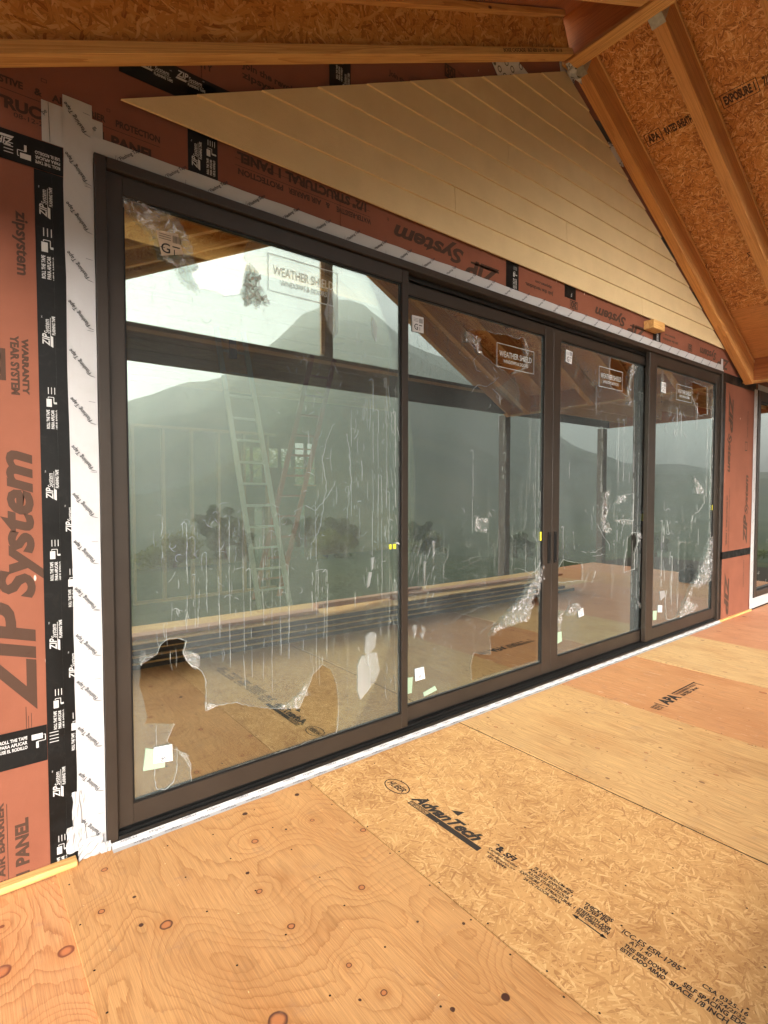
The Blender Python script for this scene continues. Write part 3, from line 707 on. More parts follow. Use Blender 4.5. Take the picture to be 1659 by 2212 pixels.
for k in range(20): P.line((8.33, -.0105, .2+.14*k), (8.40, -.0105, .25+.14*k), Y, .003)
P.build('printed_lettering', M['ink_dark'], wr)

# black tape print
def ziplogo(P, o, u, v, s):
    """ZIP system mark with the words flashing tape; s = length"""
    o = Vector(o); u = Vector(u).normalized(); v = Vector(v).normalized()
    P.text('ZIP', o, u, v, s*.22, s*.42, .02, .2); P.text('System', o+u*s*.43, u, v, s*.16, s*.50, .005, .15); P.text('TM', o+u*s*.95+v*s*.2, u, v, s*.04)
    P.poly([o-v*s*.07-u*s*.03, o-v*s*.03, o-v*s*.03+u*s*1.0, o-v*s*.045+u*s*1.0, o-v*s*.045+u*s*.36, o-v*s*.11+u*s*.33, o-v*s*.11-u*s*.05])
    P.text('FLASHING TAPE', o+u*s*.40-v*s*.18, u, v, s*.095, s*.66, .03)
def roller(P, o, u, v, s):
    o = Vector(o); u = Vector(u).normalized(); v = Vector(v).normalized()
    for k, t_ in enumerate(('ROLL THE TAPE', 'PARA APLICAR', 'USE EL RODILLO')): P.text(t_, o-v*s*(.13*k), u, v, s*.085, s*.62, .03)
    q = o+u*s*.72-v*s*.07
    P.rect(q, u, v, s*.26, s*.15); P.line(q+u*s*.28+v*s*.1, q+u*s*.32+v*s*.1, -Y, s*.02); P.line(q+u*s*.32+v*s*.1, q+u*s*.32-v*s*.06, -Y, s*.02); P.line(q+u*s*.32-v*s*.06, q+u*s*.13-v*s*.06, -Y, s*.02)
    P.rect(q+u*s*.10-v*s*.24, u, v, s*.06, s*.18)
    for k in range(4): P.rect(q+u*s*.42+v*s*(.08-.09*k), u, v, s*.22, s*.022)
P = Print(); zz = [2.72-.631*k for k in range(5)]
for k, z in enumerate(zz):
    ziplogo(P, (.309, -.0027, z-.52), Z, -X, .115)
    roller(P, (.303, -.0027, z-.52-.34), Z, -X, .125)
ziplogo(P, (.309, -.0027, 2.72), Z, -X, .115); roller(P, (.300, -.0027, 2.47), Z, -X, .15)
P.build('printed_lettering', M['ink_white'], tv)
P = Print()
for z in (1.426, .802, .18): ziplogo(P, (.377, -.0038, z), Z, -X, .115)
for z in (1.11, .49): roller(P, (.366, -.0038, z), Z, -X, .12)
P.build('printed_lettering', M['ink_white'], tv2)
P = Print(); ziplogo(P, (.198, -.0038, 2.985), -X, -Z, .115); roller(P, (.36, -.0038, 2.935), -X, -Z, .14); P.build('printed_lettering', M['ink_white'], th)
P = Print(); roller(P, (.105, -.0026, .585), X, Z, .15); P.build('printed_lettering', M['ink_white'], tl)
P = Print(); roller(P, (.985, -.0026, 3.13), Z, -X, .12); ziplogo(P, (.93, -.0026, 3.14), Z, -X, .12); P.build('printed_lettering', M['ink_white'], t1)
P = Print(); roller(P, (1.73, -.0026, 3.92), Z, -X, .12); ziplogo(P, (1.79, -.0026, 3.86), Z, -X, .12); P.build('printed_lettering', M['ink_white'], t2)
P = Print(); roller(P, (3.30, -.0026, 3.12), Z, -X, .12); P.build('printed_lettering', M['ink_white'], t3)
P = Print(); P.text('F', (4.06, -.0026, 3.255), -X, -Z, .03); P.build('printed_lettering', M['ink_white'], t4)
P = Print(); roller(P, (5.57, -.0026, 3.12), Z, -X, .12); P.build('printed_lettering', M['ink_white'], t5)
P = Print()
ziplogo(P, (.688, -.0026, 3.508), X, Z, .125); ziplogo(P, (.84, -.0026, 3.508+.02), X, Z, .125); P.build('printed_lettering', M['ink_white'], t6)
# stencil print on the red boards
Yw = -.0008
def wp(x, z): return Vector((x, Yw, z))
P = Print()
P.text('WATER-RESISTIVE', wp(-.02, 3.195), X, Z, .026, .258, .04); P.text('&', wp(.276, 3.195), X, Z, .026, None, .04); P.text('AIR', wp(.336, 3.195), X, Z, .026, None, .04)
P.text('BARRIER', wp(.42, 3.190), X, Z, .026, .115, .04); P.text('PROTECTION', wp(.575, 3.191), X, Z, .027, .185, .04)
P.rect(wp(-.1, 3.171), X, Z, .86, .0025); P.text('1/2 STRUCTURAL 1 PANEL', wp(.02, 3.103), X, Z, .042, .72, .05); P.text('08-12-20', wp(.205, 3.077), X, Z, .018, .115, .01)
P.frame(wp(.300, 3.255), X, Z, .020, .014, .002); P.frame(wp(.54, 3.24), X, Z, .014, .012, .002)
P.text('WARRANTY', wp(.79, 3.62), X, Z, .03, .22, .04)
P.build('printed_lettering', M['ink_red'], pC)
P = Print()
P.text('WATER-RESISTIVE', wp(1.965, 3.216), -X, -Z, .028, .245, .04); P.text('&', wp(1.675, 3.216), -X, -Z, .028, None, .04); P.text('AIR', wp(1.62, 3.216), -X, -Z, .028, None, .04)
P.text('BARRIER', wp(1.545, 3.216), -X, -Z, .028, .13, .04); P.text('PROTECTION', wp(1.385, 3.216), -X, -Z, .028, .25, .04)
P.rect(wp(1.12, 3.228), X, Z, .84, .0025); P.rect(wp(1.12, 3.262), X, Z, .84, .0025)
P.text('1/2" STRUCTURAL 1 PANEL', wp(1.93, 3.295), -X, -Z, .045, .80, .05)
for k, ln_ in enumerate((5, 9)): P.text('Join the revolution.' if k == 0 else 'zipsystem.com', wp(1.16, 3.72-.05*k), X, Z, .032, .40, .03)
P.build('printed_lettering', M['ink_red'], pD)
P = Print()
P.text('ZIP', wp(3.135, 3.205), -X, -Z, .125, .36, .04, -.35 if False else .3); P.text('System', wp(2.76, 3.245), -X, -Z, .095, .62, .035, .3); P.text('R', wp(2.10, 3.27), -X, -Z, .02)
P.rect(wp(2.83, 3.185), X, Z, .30, .014)
P.text('Join the revolution.', wp(2.1, 4.12), X, Z, .03, .35, .03); P.frame(wp(2.57, 4.33), X, Z, .10, .085, .012); P.text('30', wp(2.585, 4.345), X, Z, .055, .07, .05); P.text('YEAR SYSTEM', wp(2.69, 4.40), X, Z, .02)
P.build('printed_lettering', M['ink_red'], pD2)
P = Print()
P.text('Join the revolution.', wp(3.80, 3.20), -X, -Z, .028, .36, .04); P.text('zipsystem.com', wp(3.78, 3.245), -X, -Z, .022, .22, .04)
P.frame(wp(4.035, 3.130), X, Z, .115, .068, .008); P.text('30', wp(4.135, 3.187), -X, -Z, .045, .085, .06)
P.text('ZIP', wp(5.345, 3.19), -X, -Z, .115, .38, .04, .3); P.text('System', wp(4.95, 3.222), -X, -Z, .085, .53, .035, .3); P.rect(wp(5.03, 3.168), X, Z, .31, .012)
P.text('N', wp(3.82, 4.83), X, Z, .10, .08, .05)
P.build('printed_lettering', M['ink_red'], pE)
P = Print()
P.text('Join the revolution.', wp(6.05, 3.18), -X, -Z, .026, .36, .04); P.text('zipsystem.com', wp(5.98, 3.225), -X, -Z, .02, .24, .04)
P.frame(wp(6.28, 3.14), X, Z, .11, .075, .008); P.text('30', wp(6.375, 3.203), -X, -Z, .048, .08, .06)
P.text('System', wp(7.05, 3.225), -X, -Z, .085, .46, .035, .3); P.text('ZIP', wp(7.44, 3.19), -X, -Z, .115, .37, .04, .3)
P.build('printed_lettering', M['ink_red'], pF)
P = Print()
P.text('zipsystem', wp(.205, 2.715), -Z, X, .040, .25, .03)
P.text('YEAR SYSTEM', wp(.176, 2.222), -Z, X, .026, .235, .05); P.text('WARRANTY', wp(.214, 2.215), -Z, X, .020, .225, .06)
P.frame(wp(.06, 2.04), X, Z, .098, .125, .018); P.text('30', wp(.085, 2.15), -Z, X, .055, .10, .05)
P.text('ZIP', wp(.228, .70), Z, -X, .155, .46, .035, .22);
P.text('System', wp(.232, 1.165), Z, -X, .115, .60, .04, .25)
P.rect(wp(.195, .560), X, Z, .0025, .16); P.rect(wp(.203, .620), X, Z, .002, .06); P.rect(wp(.213, .600), X, Z, .002, .09)
P.build('printed_lettering', M['ink_red'], pB)
P = Print()
P.text('1/2 STRUCTURAL 1 PANEL', wp(.192, -.50), Z, -X, .042, .76, .05); P.rect(wp(.1215, -.02), X, Z, .0025, .36); P.text('WATER-RESISTIVE AIR BARRIER', wp(.112, -.4), Z, -X, .022, .75, .04); P.text('08-12-20', wp(.213, -.08), Z, -X, .016, .10, .02)
P.build('printed_lettering', M['ink_red'], pA)
P = Print()
P.text('ZIP', wp(7.475, 2.83), -Z, X, .13, .50, .05, .3); P.text('System', wp(7.475, 2.32), -Z, X, .10, .48, .035, .3); 
P.text('System', wp(8.17, 1.30), Z, -X, .10, .52, .035, .3); P.text('ZIP', wp(8.17, .90), Z, -X, .13, .40, .05, .3)
P.text('1/2 STRUCTURAL 1 PANEL', wp(7.46, 1.55), -Z, X, .04, .62, .05); P.text('WATER-RESISTIVE & AIR BARRIER PROTECTION', wp(7.54, 1.65), -Z, X, .025, .8, .03); P.frame(wp(8.03, 2.13), X, Z, .08, .12, .012)
P.text('WATER-RESISTIVE', wp(8.12, 2.3), Z, -X, .025, .35, .03)
P.build('printed_lettering', M['ink_red'], pH)
P = Print(); P.text('ZIP', wp(7.47, .60), -Z, X, .13, .55, .05, .3); P.text('PROTECTION', wp(8.1, .35), Z, -X, .025, .35, .03); P.build('printed_lettering', M['ink_red'], pG)
# printed silver tape at the rafter line
for pts in ([(2.972, 4.69), (3.223, 4.80), (3.46, 4.735), (3.10, 4.56)], [(4.579, 4.687), (4.717, 4.70), (4.863, 4.571), (4.72, 4.55)], [(3.83, 5.04), (4.06, 5.00), (4.04, 4.94), (3.87, 4.90)]):
    MB().prism_y(pts, -.010, -.006).build('silver_tape', M['tape_foil'], wall)
cm = MB(); rd = random.Random(5)
for i in range(7):
    for j in range(7): cm.v.append((3.86+.22*i/6+rd.uniform(-.01, .01), -.03-rd.uniform(0, .05), 4.93+.13*j/6+rd.uniform(-.01, .01)))
for i in range(6):
    for j in range(6): a = i*7+j; cm.f.append((a, a+7, a+8, a+1))
cm.build('crumpled_silver_tape', M['tape_foil'], wall)

# ------------------------------------------------------------------ lap siding in the gable
sid = thing('gable_siding', 'tan wood-grain lap siding boards filling the gable above the door', 'siding', (3.9, -.02, 3.3))
zl = lambda x: 3.30+.504*(x-.592); SX = [(.592, 7.217)]
e = .1672
for k in range(10):
    z0 = 3.30+e*k; z1 = min(z0+e, 4.968)
    xl0, xr0 = .592+(z0-3.30)/.504, 7.225-(z0-3.30)/.506
    xl1, xr1 = .592+(z1-3.30)/.504, 7.225-(z1-3.30)/.506
    if xl1 > xr1: xl1 = xr1 = (xl1+xr1)/2
    dr = .018
    cuts = {0: [5.215], 1: [2.653], 2: [3.945], 4: [3.2]}.get(k, [])
    xs = [None]+cuts+[None]
    for a, b in zip(xs, xs[1:]):
        bl = xl0 if a is None else a+.0015; tl_ = xl1 if a is None else a+.0015
        br = xr0 if b is None else b-.0015; tr_ = xr1 if b is None else b-.0015
        if a is None and cuts and False: pass
        zt = z1+.012; ex = .012/.504
        y0, y1_ = -.027, -.012
        p8 = [(bl, y0, z0), (br, y0, z0), (br, -.0145, z0), (bl, -.0145, z0), (tl_, y1_-.003, z1+.004), (tr_, y1_-.003, z1+.004), (tr_, -.001, z1+.004), (tl_, -.001, z1+.004)]
        MB().hexa(p8).build('siding_board', M['siding'], sid, .0012)
blk = box('wood_block', (5.29, -.10, 3.180), (5.52, -.002, 3.262), M['lum_x'], None, .003)
tag(blk, 'short offcut of lumber fixed under the right part of the tan siding', 'wood block')

# ------------------------------------------------------------------ sliding door
door = thing('sliding_glass_door', 'large four-panel sliding glass door in dark bronze frames under torn protective film', 'sliding door', (3.86, .05, 0))
BR = M['bronze']
MB().box((.484, -.022, .034), (.529, .15, 3.038)).build('jamb', BR, door, .002)
MB().box((7.192, -.022, .034), (7.240, .15, 3.038)).build('jamb', BR, door, .002)
MB().box((.531, -.022, 2.992), (7.190, .15, 3.038)).build('head', BR, door, .002)
MB().box((.531, .047, 2.962), (7.190, .056, 2.990)).box((.531, .112, 2.955), (7.190, .15, 2.990)).build('head_track', M['black_track'], door, .001)
tr_ = MB().box((.500, -.0265, .001), (7.240, .15, .033)).box((.531, -.0265, .034), (7.190, -.018, .052)).box((.531, -.006, .034), (7.190, .0, .060)).box((.531, .048, .034), (7.190, .056, .062)).box((.531, .020, .034), (7.19, .026, .068)).box((.531, .078, .034), (7.19, .084, .068)).box((.531, .112, .034), (7.19, .15, .07))
tr_.build('sill_track', M['black_track'], door, .0012)
def panel_door(x0, x1, y0, gx0, gx1, gz0, gz1, z0, z1):
    e_ = bpy.data.objects.new('door_panel', None); link(e_); put(e_, door)
    y1 = y0+.044
    m = MB().box((x0, y0, z0), (gx0, y1, z1)).box((gx1, y0, z0), (x1, y1, z1)).box((gx0+.0005, y0+.001, z0), (gx1-.0005, y1, gz0)).box((gx0+.0005, y0+.001, gz1), (gx1-.0005, y1, z1))
    m.build('panel_frame', BR, e_, .0015)
    g = .008
    m = MB().box((gx0+.0003, y0+.008, gz0), (gx0+g, y0+.03, gz1)).box((gx1-g, y0+.008, gz0), (gx1-.0003, y0+.03, gz1)).box((gx0+g, y0+.008, gz0+.0003), (gx1-g, y0+.03, gz0+g)).box((gx0+g, y0+.008, gz1-g), (gx1-g, y0+.03, gz1-.0003))
    m.build('gasket', M['gasket'], e_)
    MB().box((gx0+.004, y0+.020, gz0+.004), (gx1-.004, y0+.026, gz1-.004)).build('glass_pane', M['glass'], e_)
    return e_
p1 = panel_door(.531, 2.262, .001, .598, 2.210, .166, 2.906, .072, 2.989)
p2 = panel_door(2.190, 3.908, .062, 2.262, 3.790, .168, 2.876, .072, 2.952)
p3 = panel_door(3.911, 5.590, .062, 4.012, 5.520, .178, 2.876, .072, 2.952)
p4 = panel_door(5.440, 7.189, .001, 5.588, 7.085, .190, 2.880, .072, 2.989)
for p_, hx in ((p2, 3.868), (p3, 3.955)):
    h = MB().box((hx-.016, .052, 1.00), (hx+.016, .0615, 1.018)).box((hx-.016, .052, 1.245), (hx+.016, .0615, 1.263)).box((hx-.016, .052, 1.0185), (hx-.010, .0615, 1.2445)).box((hx+.010, .052, 1.0185), (hx+.016, .0615, 1.2445)).box((hx-.0098, .058, 1.0185), (hx+.0098, .0615, 1.2445))
    h.build('flush_handle', M['gasket'], p_, .0008)

# -- film sheets: outlines with torn holes, built as filled curves
def filled(name, outer, holes, y, m, p):
    cu = bpy.data.curves.new('c', 'CURVE'); cu.dimensions = '2D'; cu.fill_mode = 'BOTH'
    for pl in [outer]+holes:
        sp = cu.splines.new('POLY'); sp.points.add(len(pl)-1); sp.use_cyclic_u = True
        for q, (x, z) in zip(sp.points, pl): q.co = (x, z, 0, 1)
    ob = bpy.data.objects.new('c', cu); COL.objects.link(ob); dg = bpy.context.evaluated_depsgraph_get()
    me = bpy.data.meshes.new_from_object(ob.evaluated_get(dg)); vv = [(v.co.x, y, v.co.y) for v in me.vertices]; ff = [tuple(f.vertices) for f in me.polygons]
    bpy.data.objects.remove(ob); bpy.data.curves.remove(cu); bpy.data.meshes.remove(me)
    return mesh_obj(name, vv, ff, m, p)
def rough(pl, amp=.005, seed=0, step=.03):
    """subdivide an outline and make it ragged"""
    rd = random.Random(seed); out = []
    for i, a in enumerate(pl):
        b = pl[(i+1) % len(pl)]; L = math.dist(a, b); n = max(1, int(L/step))
        for k in range(n):
            t = k/n; j = 0 if k == 0 else amp
            out.append((a[0]+(b[0]-a[0])*t+rd.uniform(-j, j), a[1]+(b[1]-a[1])*t+rd.uniform(-j, j)))
    return out
def rect(x0, x1, z0, z1): return [(x0, z0), (x1, z0), (x1, z1), (x0, z1)]
def clampz(pl, x0, x1, z0, z1): return [(min(max(x, x0), x1), min(max(z, z0), z1)) for x, z in pl]
T = {
'H1a': [(.631,2.905),(.844,2.891),(.886,2.8),(.934,2.685),(.899,2.652),(.94,2.578),(.963,2.588),(1.028,2.585),(1.062,2.575),(1.152,2.606),(1.169,2.662),(1.19,2.769),(1.171,2.787),(1.177,2.841),(1.206,2.901)],
'flap1': [(.596,2.905),(.631,2.905),(.839,2.887),(.886,2.8),(.934,2.685),(.919,2.659),(.894,2.66),(.86,2.705),(.793,2.676),(.765,2.683),(.707,2.768),(.651,2.82),(.596,2.86)],
'stk1': [(.735,2.791),(.832,2.801),(.856,2.714),(.757,2.682)],
'flap1b': [(.761,2.682),(.86,2.705),(.896,2.646),(.937,2.558),(.859,2.598),(.826,2.658)],
'brown1': [(1.19,2.769),(1.235,2.746),(1.261,2.715),(1.246,2.68),(1.281,2.635),(1.31,2.584),(1.28,2.576),(1.257,2.587),(1.245,2.544),(1.222,2.574),(1.182,2.55),(1.152,2.606)],
'wsrect1': [(1.303,2.856),(1.736,2.853),(1.742,2.659),(1.301,2.657)],
'wstext1': [(1.333,2.759),(1.701,2.771),(1.381,2.718),(1.653,2.714)],
'H1b': [(.643,.796),(.666,.825),(.716,.837),(.736,.879),(.758,.897),(.805,.895),(.856,.87),(.838,.822),(.861,.762),(.925,.714),(.947,.664),(.948,.509),(1.005,.519),(1.091,.512),(1.214,.456),(1.332,.418),(1.469,.389),(1.515,.464),(1.562,.559),(1.622,.603),(1.684,.563),(1.726,.463),(1.74,.351),(1.722,.179),(.868,.17),(.864,.263),(.84,.321),(.788,.357),(.755,.406),(.77,.441),(.79,.48),(.657,.516),(.67,.546),(.658,.607),(.635,.708)],
'loop1': [(.706,.498),(.709,.38),(.697,.237),(.706,.191),(.743,.173),(.781,.199),(.801,.253),(.802,.362)],
'stk1b': [(.695,.394),(.779,.386),(.78,.304),(.691,.318)],
'grn1': [(.659,.4),(.75,.363),(.744,.283),(.646,.295)],
'scr1a': [(.643,.796),(.637,.84),(.662,.859),(.671,.834),(.716,.837),(.666,.811)],
'scr1b': [(.838,.827),(.914,.797),(.917,.741),(.895,.725),(.861,.762)],
'scr1c': [(1.469,.389),(1.338,.418),(1.418,.436),(1.482,.472),(1.515,.522),(1.528,.461),(1.548,.451),(1.495,.446)],
'scr1d': [(.948,.506),(.943,.547),(1.005,.519)],
'scr1e': [(.788,.368),(.86,.305),(.869,.221),(.83,.304)],
'slit1': [(1.934,.718),(1.98,.738),(2.02,.716),(2.004,.63),(1.949,.596),(1.926,.619)],
'slit2': [(1.903,.599),(2.02,.602),(2.044,.482),(2.012,.425),(1.895,.332),(1.872,.393),(1.873,.542)],
'slit3': [(1.978,1.194),(2.004,1.198),(1.996,1.136),(1.978,1.112)],
'slit4': [(1.958,1.108),(1.984,1.106),(1.965,1.026),(1.942,1.004)],
'slit5': [(1.665,2.746),(1.693,2.76),(1.738,2.716),(1.743,2.575),(1.737,2.512),(1.708,2.476),(1.664,2.56),(1.647,2.608),(1.667,2.672)],
'slit6': [(1.989,2.662),(2.027,2.594),(2.014,2.507),(1.989,2.553),(1.982,2.621)],
'yel1': [(2.121,1.268),(2.174,1.269),(2.174,1.239),(2.125,1.24)],
'blue': [(1.021,2.468),(1.041,2.459),(1.055,2.427),(1.053,2.398),(1.035,2.398)],
'H2a': [(2.886,2.756),(3.047,2.786),(3.196,2.78),(3.32,2.806),(3.461,2.786),(3.516,2.817),(3.586,2.744),(3.564,2.636),(3.599,2.606),(3.476,2.54),(3.356,2.51),(3.219,2.538),(3.138,2.573),(3.039,2.603),(2.943,2.652),(2.877,2.698)],
'scr2a': [(2.886,2.753),(2.932,2.727),(3.023,2.717),(3.019,2.665),(3.039,2.603),(2.99,2.609),(2.933,2.676),(2.859,2.664),(2.849,2.712)],
'scr2b': [(3.516,2.817),(3.591,2.745),(3.564,2.636),(3.599,2.606),(3.476,2.533),(3.367,2.508),(3.487,2.562),(3.542,2.612),(3.529,2.721)],
'scr2c': [(3.171,2.359),(3.422,2.498),(3.525,2.231),(3.359,2.285),(3.253,2.341)],
'stk2': [(2.359,2.757),(2.46,2.758),(2.461,2.655),(2.36,2.651)],
'wsrect2': [(3.207,2.709),(3.667,2.74),(3.664,2.552),(3.209,2.537)],
'wstext2': [(3.218,2.638),(3.633,2.657),(3.26,2.601),(3.565,2.615)],
'crk2': [(2.927,2.315),(2.993,2.38),(3.09,2.379),(3.15,2.403),(3.22,2.458),(3.241,2.471)],
'H2b': [(3.805,1.016),(3.782,.814),(3.682,.731),(3.635,.583),(3.43,.529),(3.226,.532),(3.15,.486),(3.162,.354),(2.973,.404),(2.938,.319),(2.949,.204),(3.82,.197)],
'flap2': [(3.811,1.023),(3.814,.873),(3.757,.816),(3.745,.755),(3.657,.703),(3.646,.643),(3.635,.583),(3.598,.549),(3.384,.552),(3.226,.532),(3.15,.486),(3.203,.572),(3.348,.646),(3.475,.727),(3.582,.79),(3.655,.874),(3.767,.972)],
'stk2b': [(2.389,.404),(2.471,.403),(2.484,.319),(2.394,.319)],
'grn2': [(2.325,.363),(2.391,.352),(2.379,.245),(2.325,.255)],
'grn2b': [(2.469,.224),(2.58,.245),(2.6,.211),(2.478,.193)],
'tri2': [(2.466,1.124),(2.492,1.129),(2.471,.902)],
'tri2b': [(2.548,1.26),(2.573,1.262),(2.558,1.094)],
'crk2b': [(2.669,.668),(2.735,.665),(2.792,.684),(2.83,.709),(2.949,.716),(3.031,.737),(3.115,.74),(3.202,.71),(3.257,.703)],
'crk2c': [(3.044,.54),(3.106,.573),(3.181,.594),(3.22,.58)],
'crk2d': [(3.321,1.0),(3.413,.973),(3.459,.999),(3.543,.98),(3.641,.933),(3.716,.945),(3.792,1.017)],
'crk2e': [(2.703,1.225),(2.699,1.145),(2.657,1.082),(2.653,1.01),(2.752,.946)],
'crk2f': [(2.742,.9),(2.79,.929),(2.877,.954)],
'crk2g': [(2.937,1.0),(3.029,.959),(3.092,.91),(3.125,.857)],
'scr2e': [(2.978,1.416),(3.113,1.398),(3.125,1.355),(3.099,1.293),(2.969,1.313)],
'H3a': [(4.823,2.857),(5.252,2.857),(5.212,2.733),(5.155,2.532),(4.986,2.556),(4.844,2.581),(4.802,2.659)],
'scr3a': [(5.2,2.839),(5.318,2.845),(5.214,2.69),(5.198,2.537),(5.244,2.444),(5.158,2.446),(5.131,2.615)],
'stk3': [(4.107,2.823),(4.207,2.811),(4.19,2.694),(4.099,2.719)],
'wsrect3': [(4.637,2.748),(4.878,2.751),(4.864,2.573),(4.639,2.567)],
'H3b': [(4.017,.935),(4.113,1.013),(4.229,.979),(4.406,.956),(4.41,.799),(4.012,.822)],
'H3c': [(4.864,1.623),(4.812,1.508),(4.868,1.488),(4.79,1.356),(4.875,1.257),(4.811,1.25),(4.719,1.339),(4.733,1.462),(4.747,1.585)],
'H3d': [(4.956,1.322),(4.935,1.4),(4.95,1.507),(5.14,1.564),(5.308,1.584),(5.308,1.31),(5.108,1.326)],
'scr3b': [(4.747,1.585),(4.837,1.604),(4.785,1.518),(4.813,1.48),(4.781,1.366),(4.773,1.318),(4.875,1.247),(4.867,1.199),(4.722,1.225),(4.692,1.34),(4.715,1.472)],
'scr3c': [(4.941,1.497),(5.005,1.555),(5.178,1.589),(5.16,1.534),(5.064,1.496),(4.989,1.482)],
'scr3c2': [(4.937,1.322),(5.089,1.337),(5.267,1.311),(5.288,1.28),(5.091,1.282),(4.994,1.306)],
'H3e': [(5.203,1.142),(5.292,1.183),(5.436,1.182),(5.418,1.1),(5.344,.981),(5.35,.816),(5.145,.804),(5.151,.914),(5.187,1.032)],
'scr3d': [(5.374,1.185),(5.5,1.173),(5.548,1.129),(5.438,1.119),(5.517,.979),(5.441,1.057)],
'scr3e': [(4.146,.523),(4.222,.593),(4.369,.601),(4.367,.528),(4.224,.498)],
'scr3f': [(4.011,.516),(4.069,.578),(4.1,.565),(4.058,.394),(4.02,.409)],
'stk3b': [(4.343,.531),(4.424,.548),(4.442,.476),(4.356,.467)],
'grn3': [(4.01,.384),(4.096,.383),(4.105,.297),(4.013,.282)],
'scr3g': [(5.334,.545),(5.517,.412),(5.464,.398)],
'H4a': [(6.389,2.829),(6.864,2.812),(6.881,2.506),(6.669,2.462),(6.545,2.576),(6.454,2.665)],
'stk4': [(5.725,2.734),(5.824,2.734),(5.824,2.624),(5.719,2.631)],
'wsrect4': [(6.075,2.754),(6.421,2.759),(6.401,2.586),(6.077,2.589)],
'flap4': [(7.096,1.101),(7.135,.663),(7.188,.535),(6.754,.496),(6.563,.505),(6.477,.352),(6.71,.287),(6.577,.223),(6.19,.209),(6.336,.325),(6.484,.479),(6.719,.653),(6.823,.787),(6.93,.922)],
'scr4a': [(6.512,1.799),(6.665,1.698),(6.836,1.617),(6.866,1.569),(6.589,1.582),(6.571,1.685)],
'crk4': [(6.839,1.558),(6.844,1.463),(6.708,1.383),(6.548,1.329),(6.512,1.249),(6.53,1.157)],
'crk4b': [(6.19,1.027),(6.302,1.043),(6.458,1.022),(6.549,1.046)],
'stk4b': [(5.743,.408),(5.835,.396),(5.833,.32),(5.739,.334)],
'grn4': [(5.64,.361),(5.723,.352),(5.715,.257),(5.639,.263)],
'slit7': [(5.771,.549),(5.886,.547),(5.901,.48),(5.798,.449)],
'ZIP3': [(6.667,3.235),(7.41,3.196),(6.643,3.131)],
'vt2': [(.468,2.519),(.396,2.588),(.469,2.314),(.38,2.405),(.47,2.112),(.38,2.201),(.461,2.585),(.472,1.981)],
'bt2': [(.28,.953),(.282,1.062),(.353,.802),(.355,.902),(.284,1.323),(.282,1.256),(.283,.694),(.286,.63),(.357,1.426),(.375,1.514)],
}
def tri_fill(pl):
    import mathutils.geometry as G
    v3 = [Vector((a, b, 0)) for a, b in pl]; return [tuple(t) for t in G.tessellate_polygon([v3])]
def crumple(name, pl, y, m, p, depth=.02, seed=0, cell=.014):
    cell *= .6
    """a crumpled scrap of film filling an outline: a fine grid with folds pushed outwards"""
    rd = random.Random(seed); pl = rough(pl, .006, seed, .03)
    xs = [a for a, b in pl]; zs = [b for a, b in pl]; x0, x1, z0, z1 = min(xs), max(xs), min(zs), max(zs)
    def inside(x, z):
        c = False
        for i in range(len(pl)):
            (ax, az), (bx, bz) = pl[i-1], pl[i]
            if (az > z) != (bz > z) and x < (bx-ax)*(z-az)/(bz-az)+ax: c = not c
        return c
    nx = max(2, int((x1-x0)/cell)); nz = max(2, int((z1-z0)/cell)); idx = {}; v = []; f = []
    th_ = rd.uniform(.3, 1.2)
    def P_(i, j):
        if (i, j) not in idx:
            x = x0+(x1-x0)*i/nx; z = z0+(z1-z0)*j/nz
            q = Vector(((x+z*.5)*26+seed, (z-x*.4)*9, seed)); h = abs(mnoise.noise(q))+.5*abs(mnoise.noise(q*2.3))+.3*abs(mnoise.noise(q*5.1))
            fold = abs(math.sin((x*math.cos(th_)+z*math.sin(th_))*60+4*mnoise.noise(q*.5)))
            idx[i, j] = len(v); v.append((x+rd.uniform(-.25, .25)*cell, y-depth*(.2+h*.9)*(.65+.35*fold), z+rd.uniform(-.25, .25)*cell))
        return idx[i, j]
    for i in range(nx):
        for j in range(nz):
            if inside(x0+(x1-x0)*(i+.5)/nx, z0+(z1-z0)*(j+.5)/nz): f.append((P_(i, j), P_(i+1, j), P_(i+1, j+1), P_(i, j+1)))
    if not f: return None
    return mesh_obj(name, v, f, m, p, True)
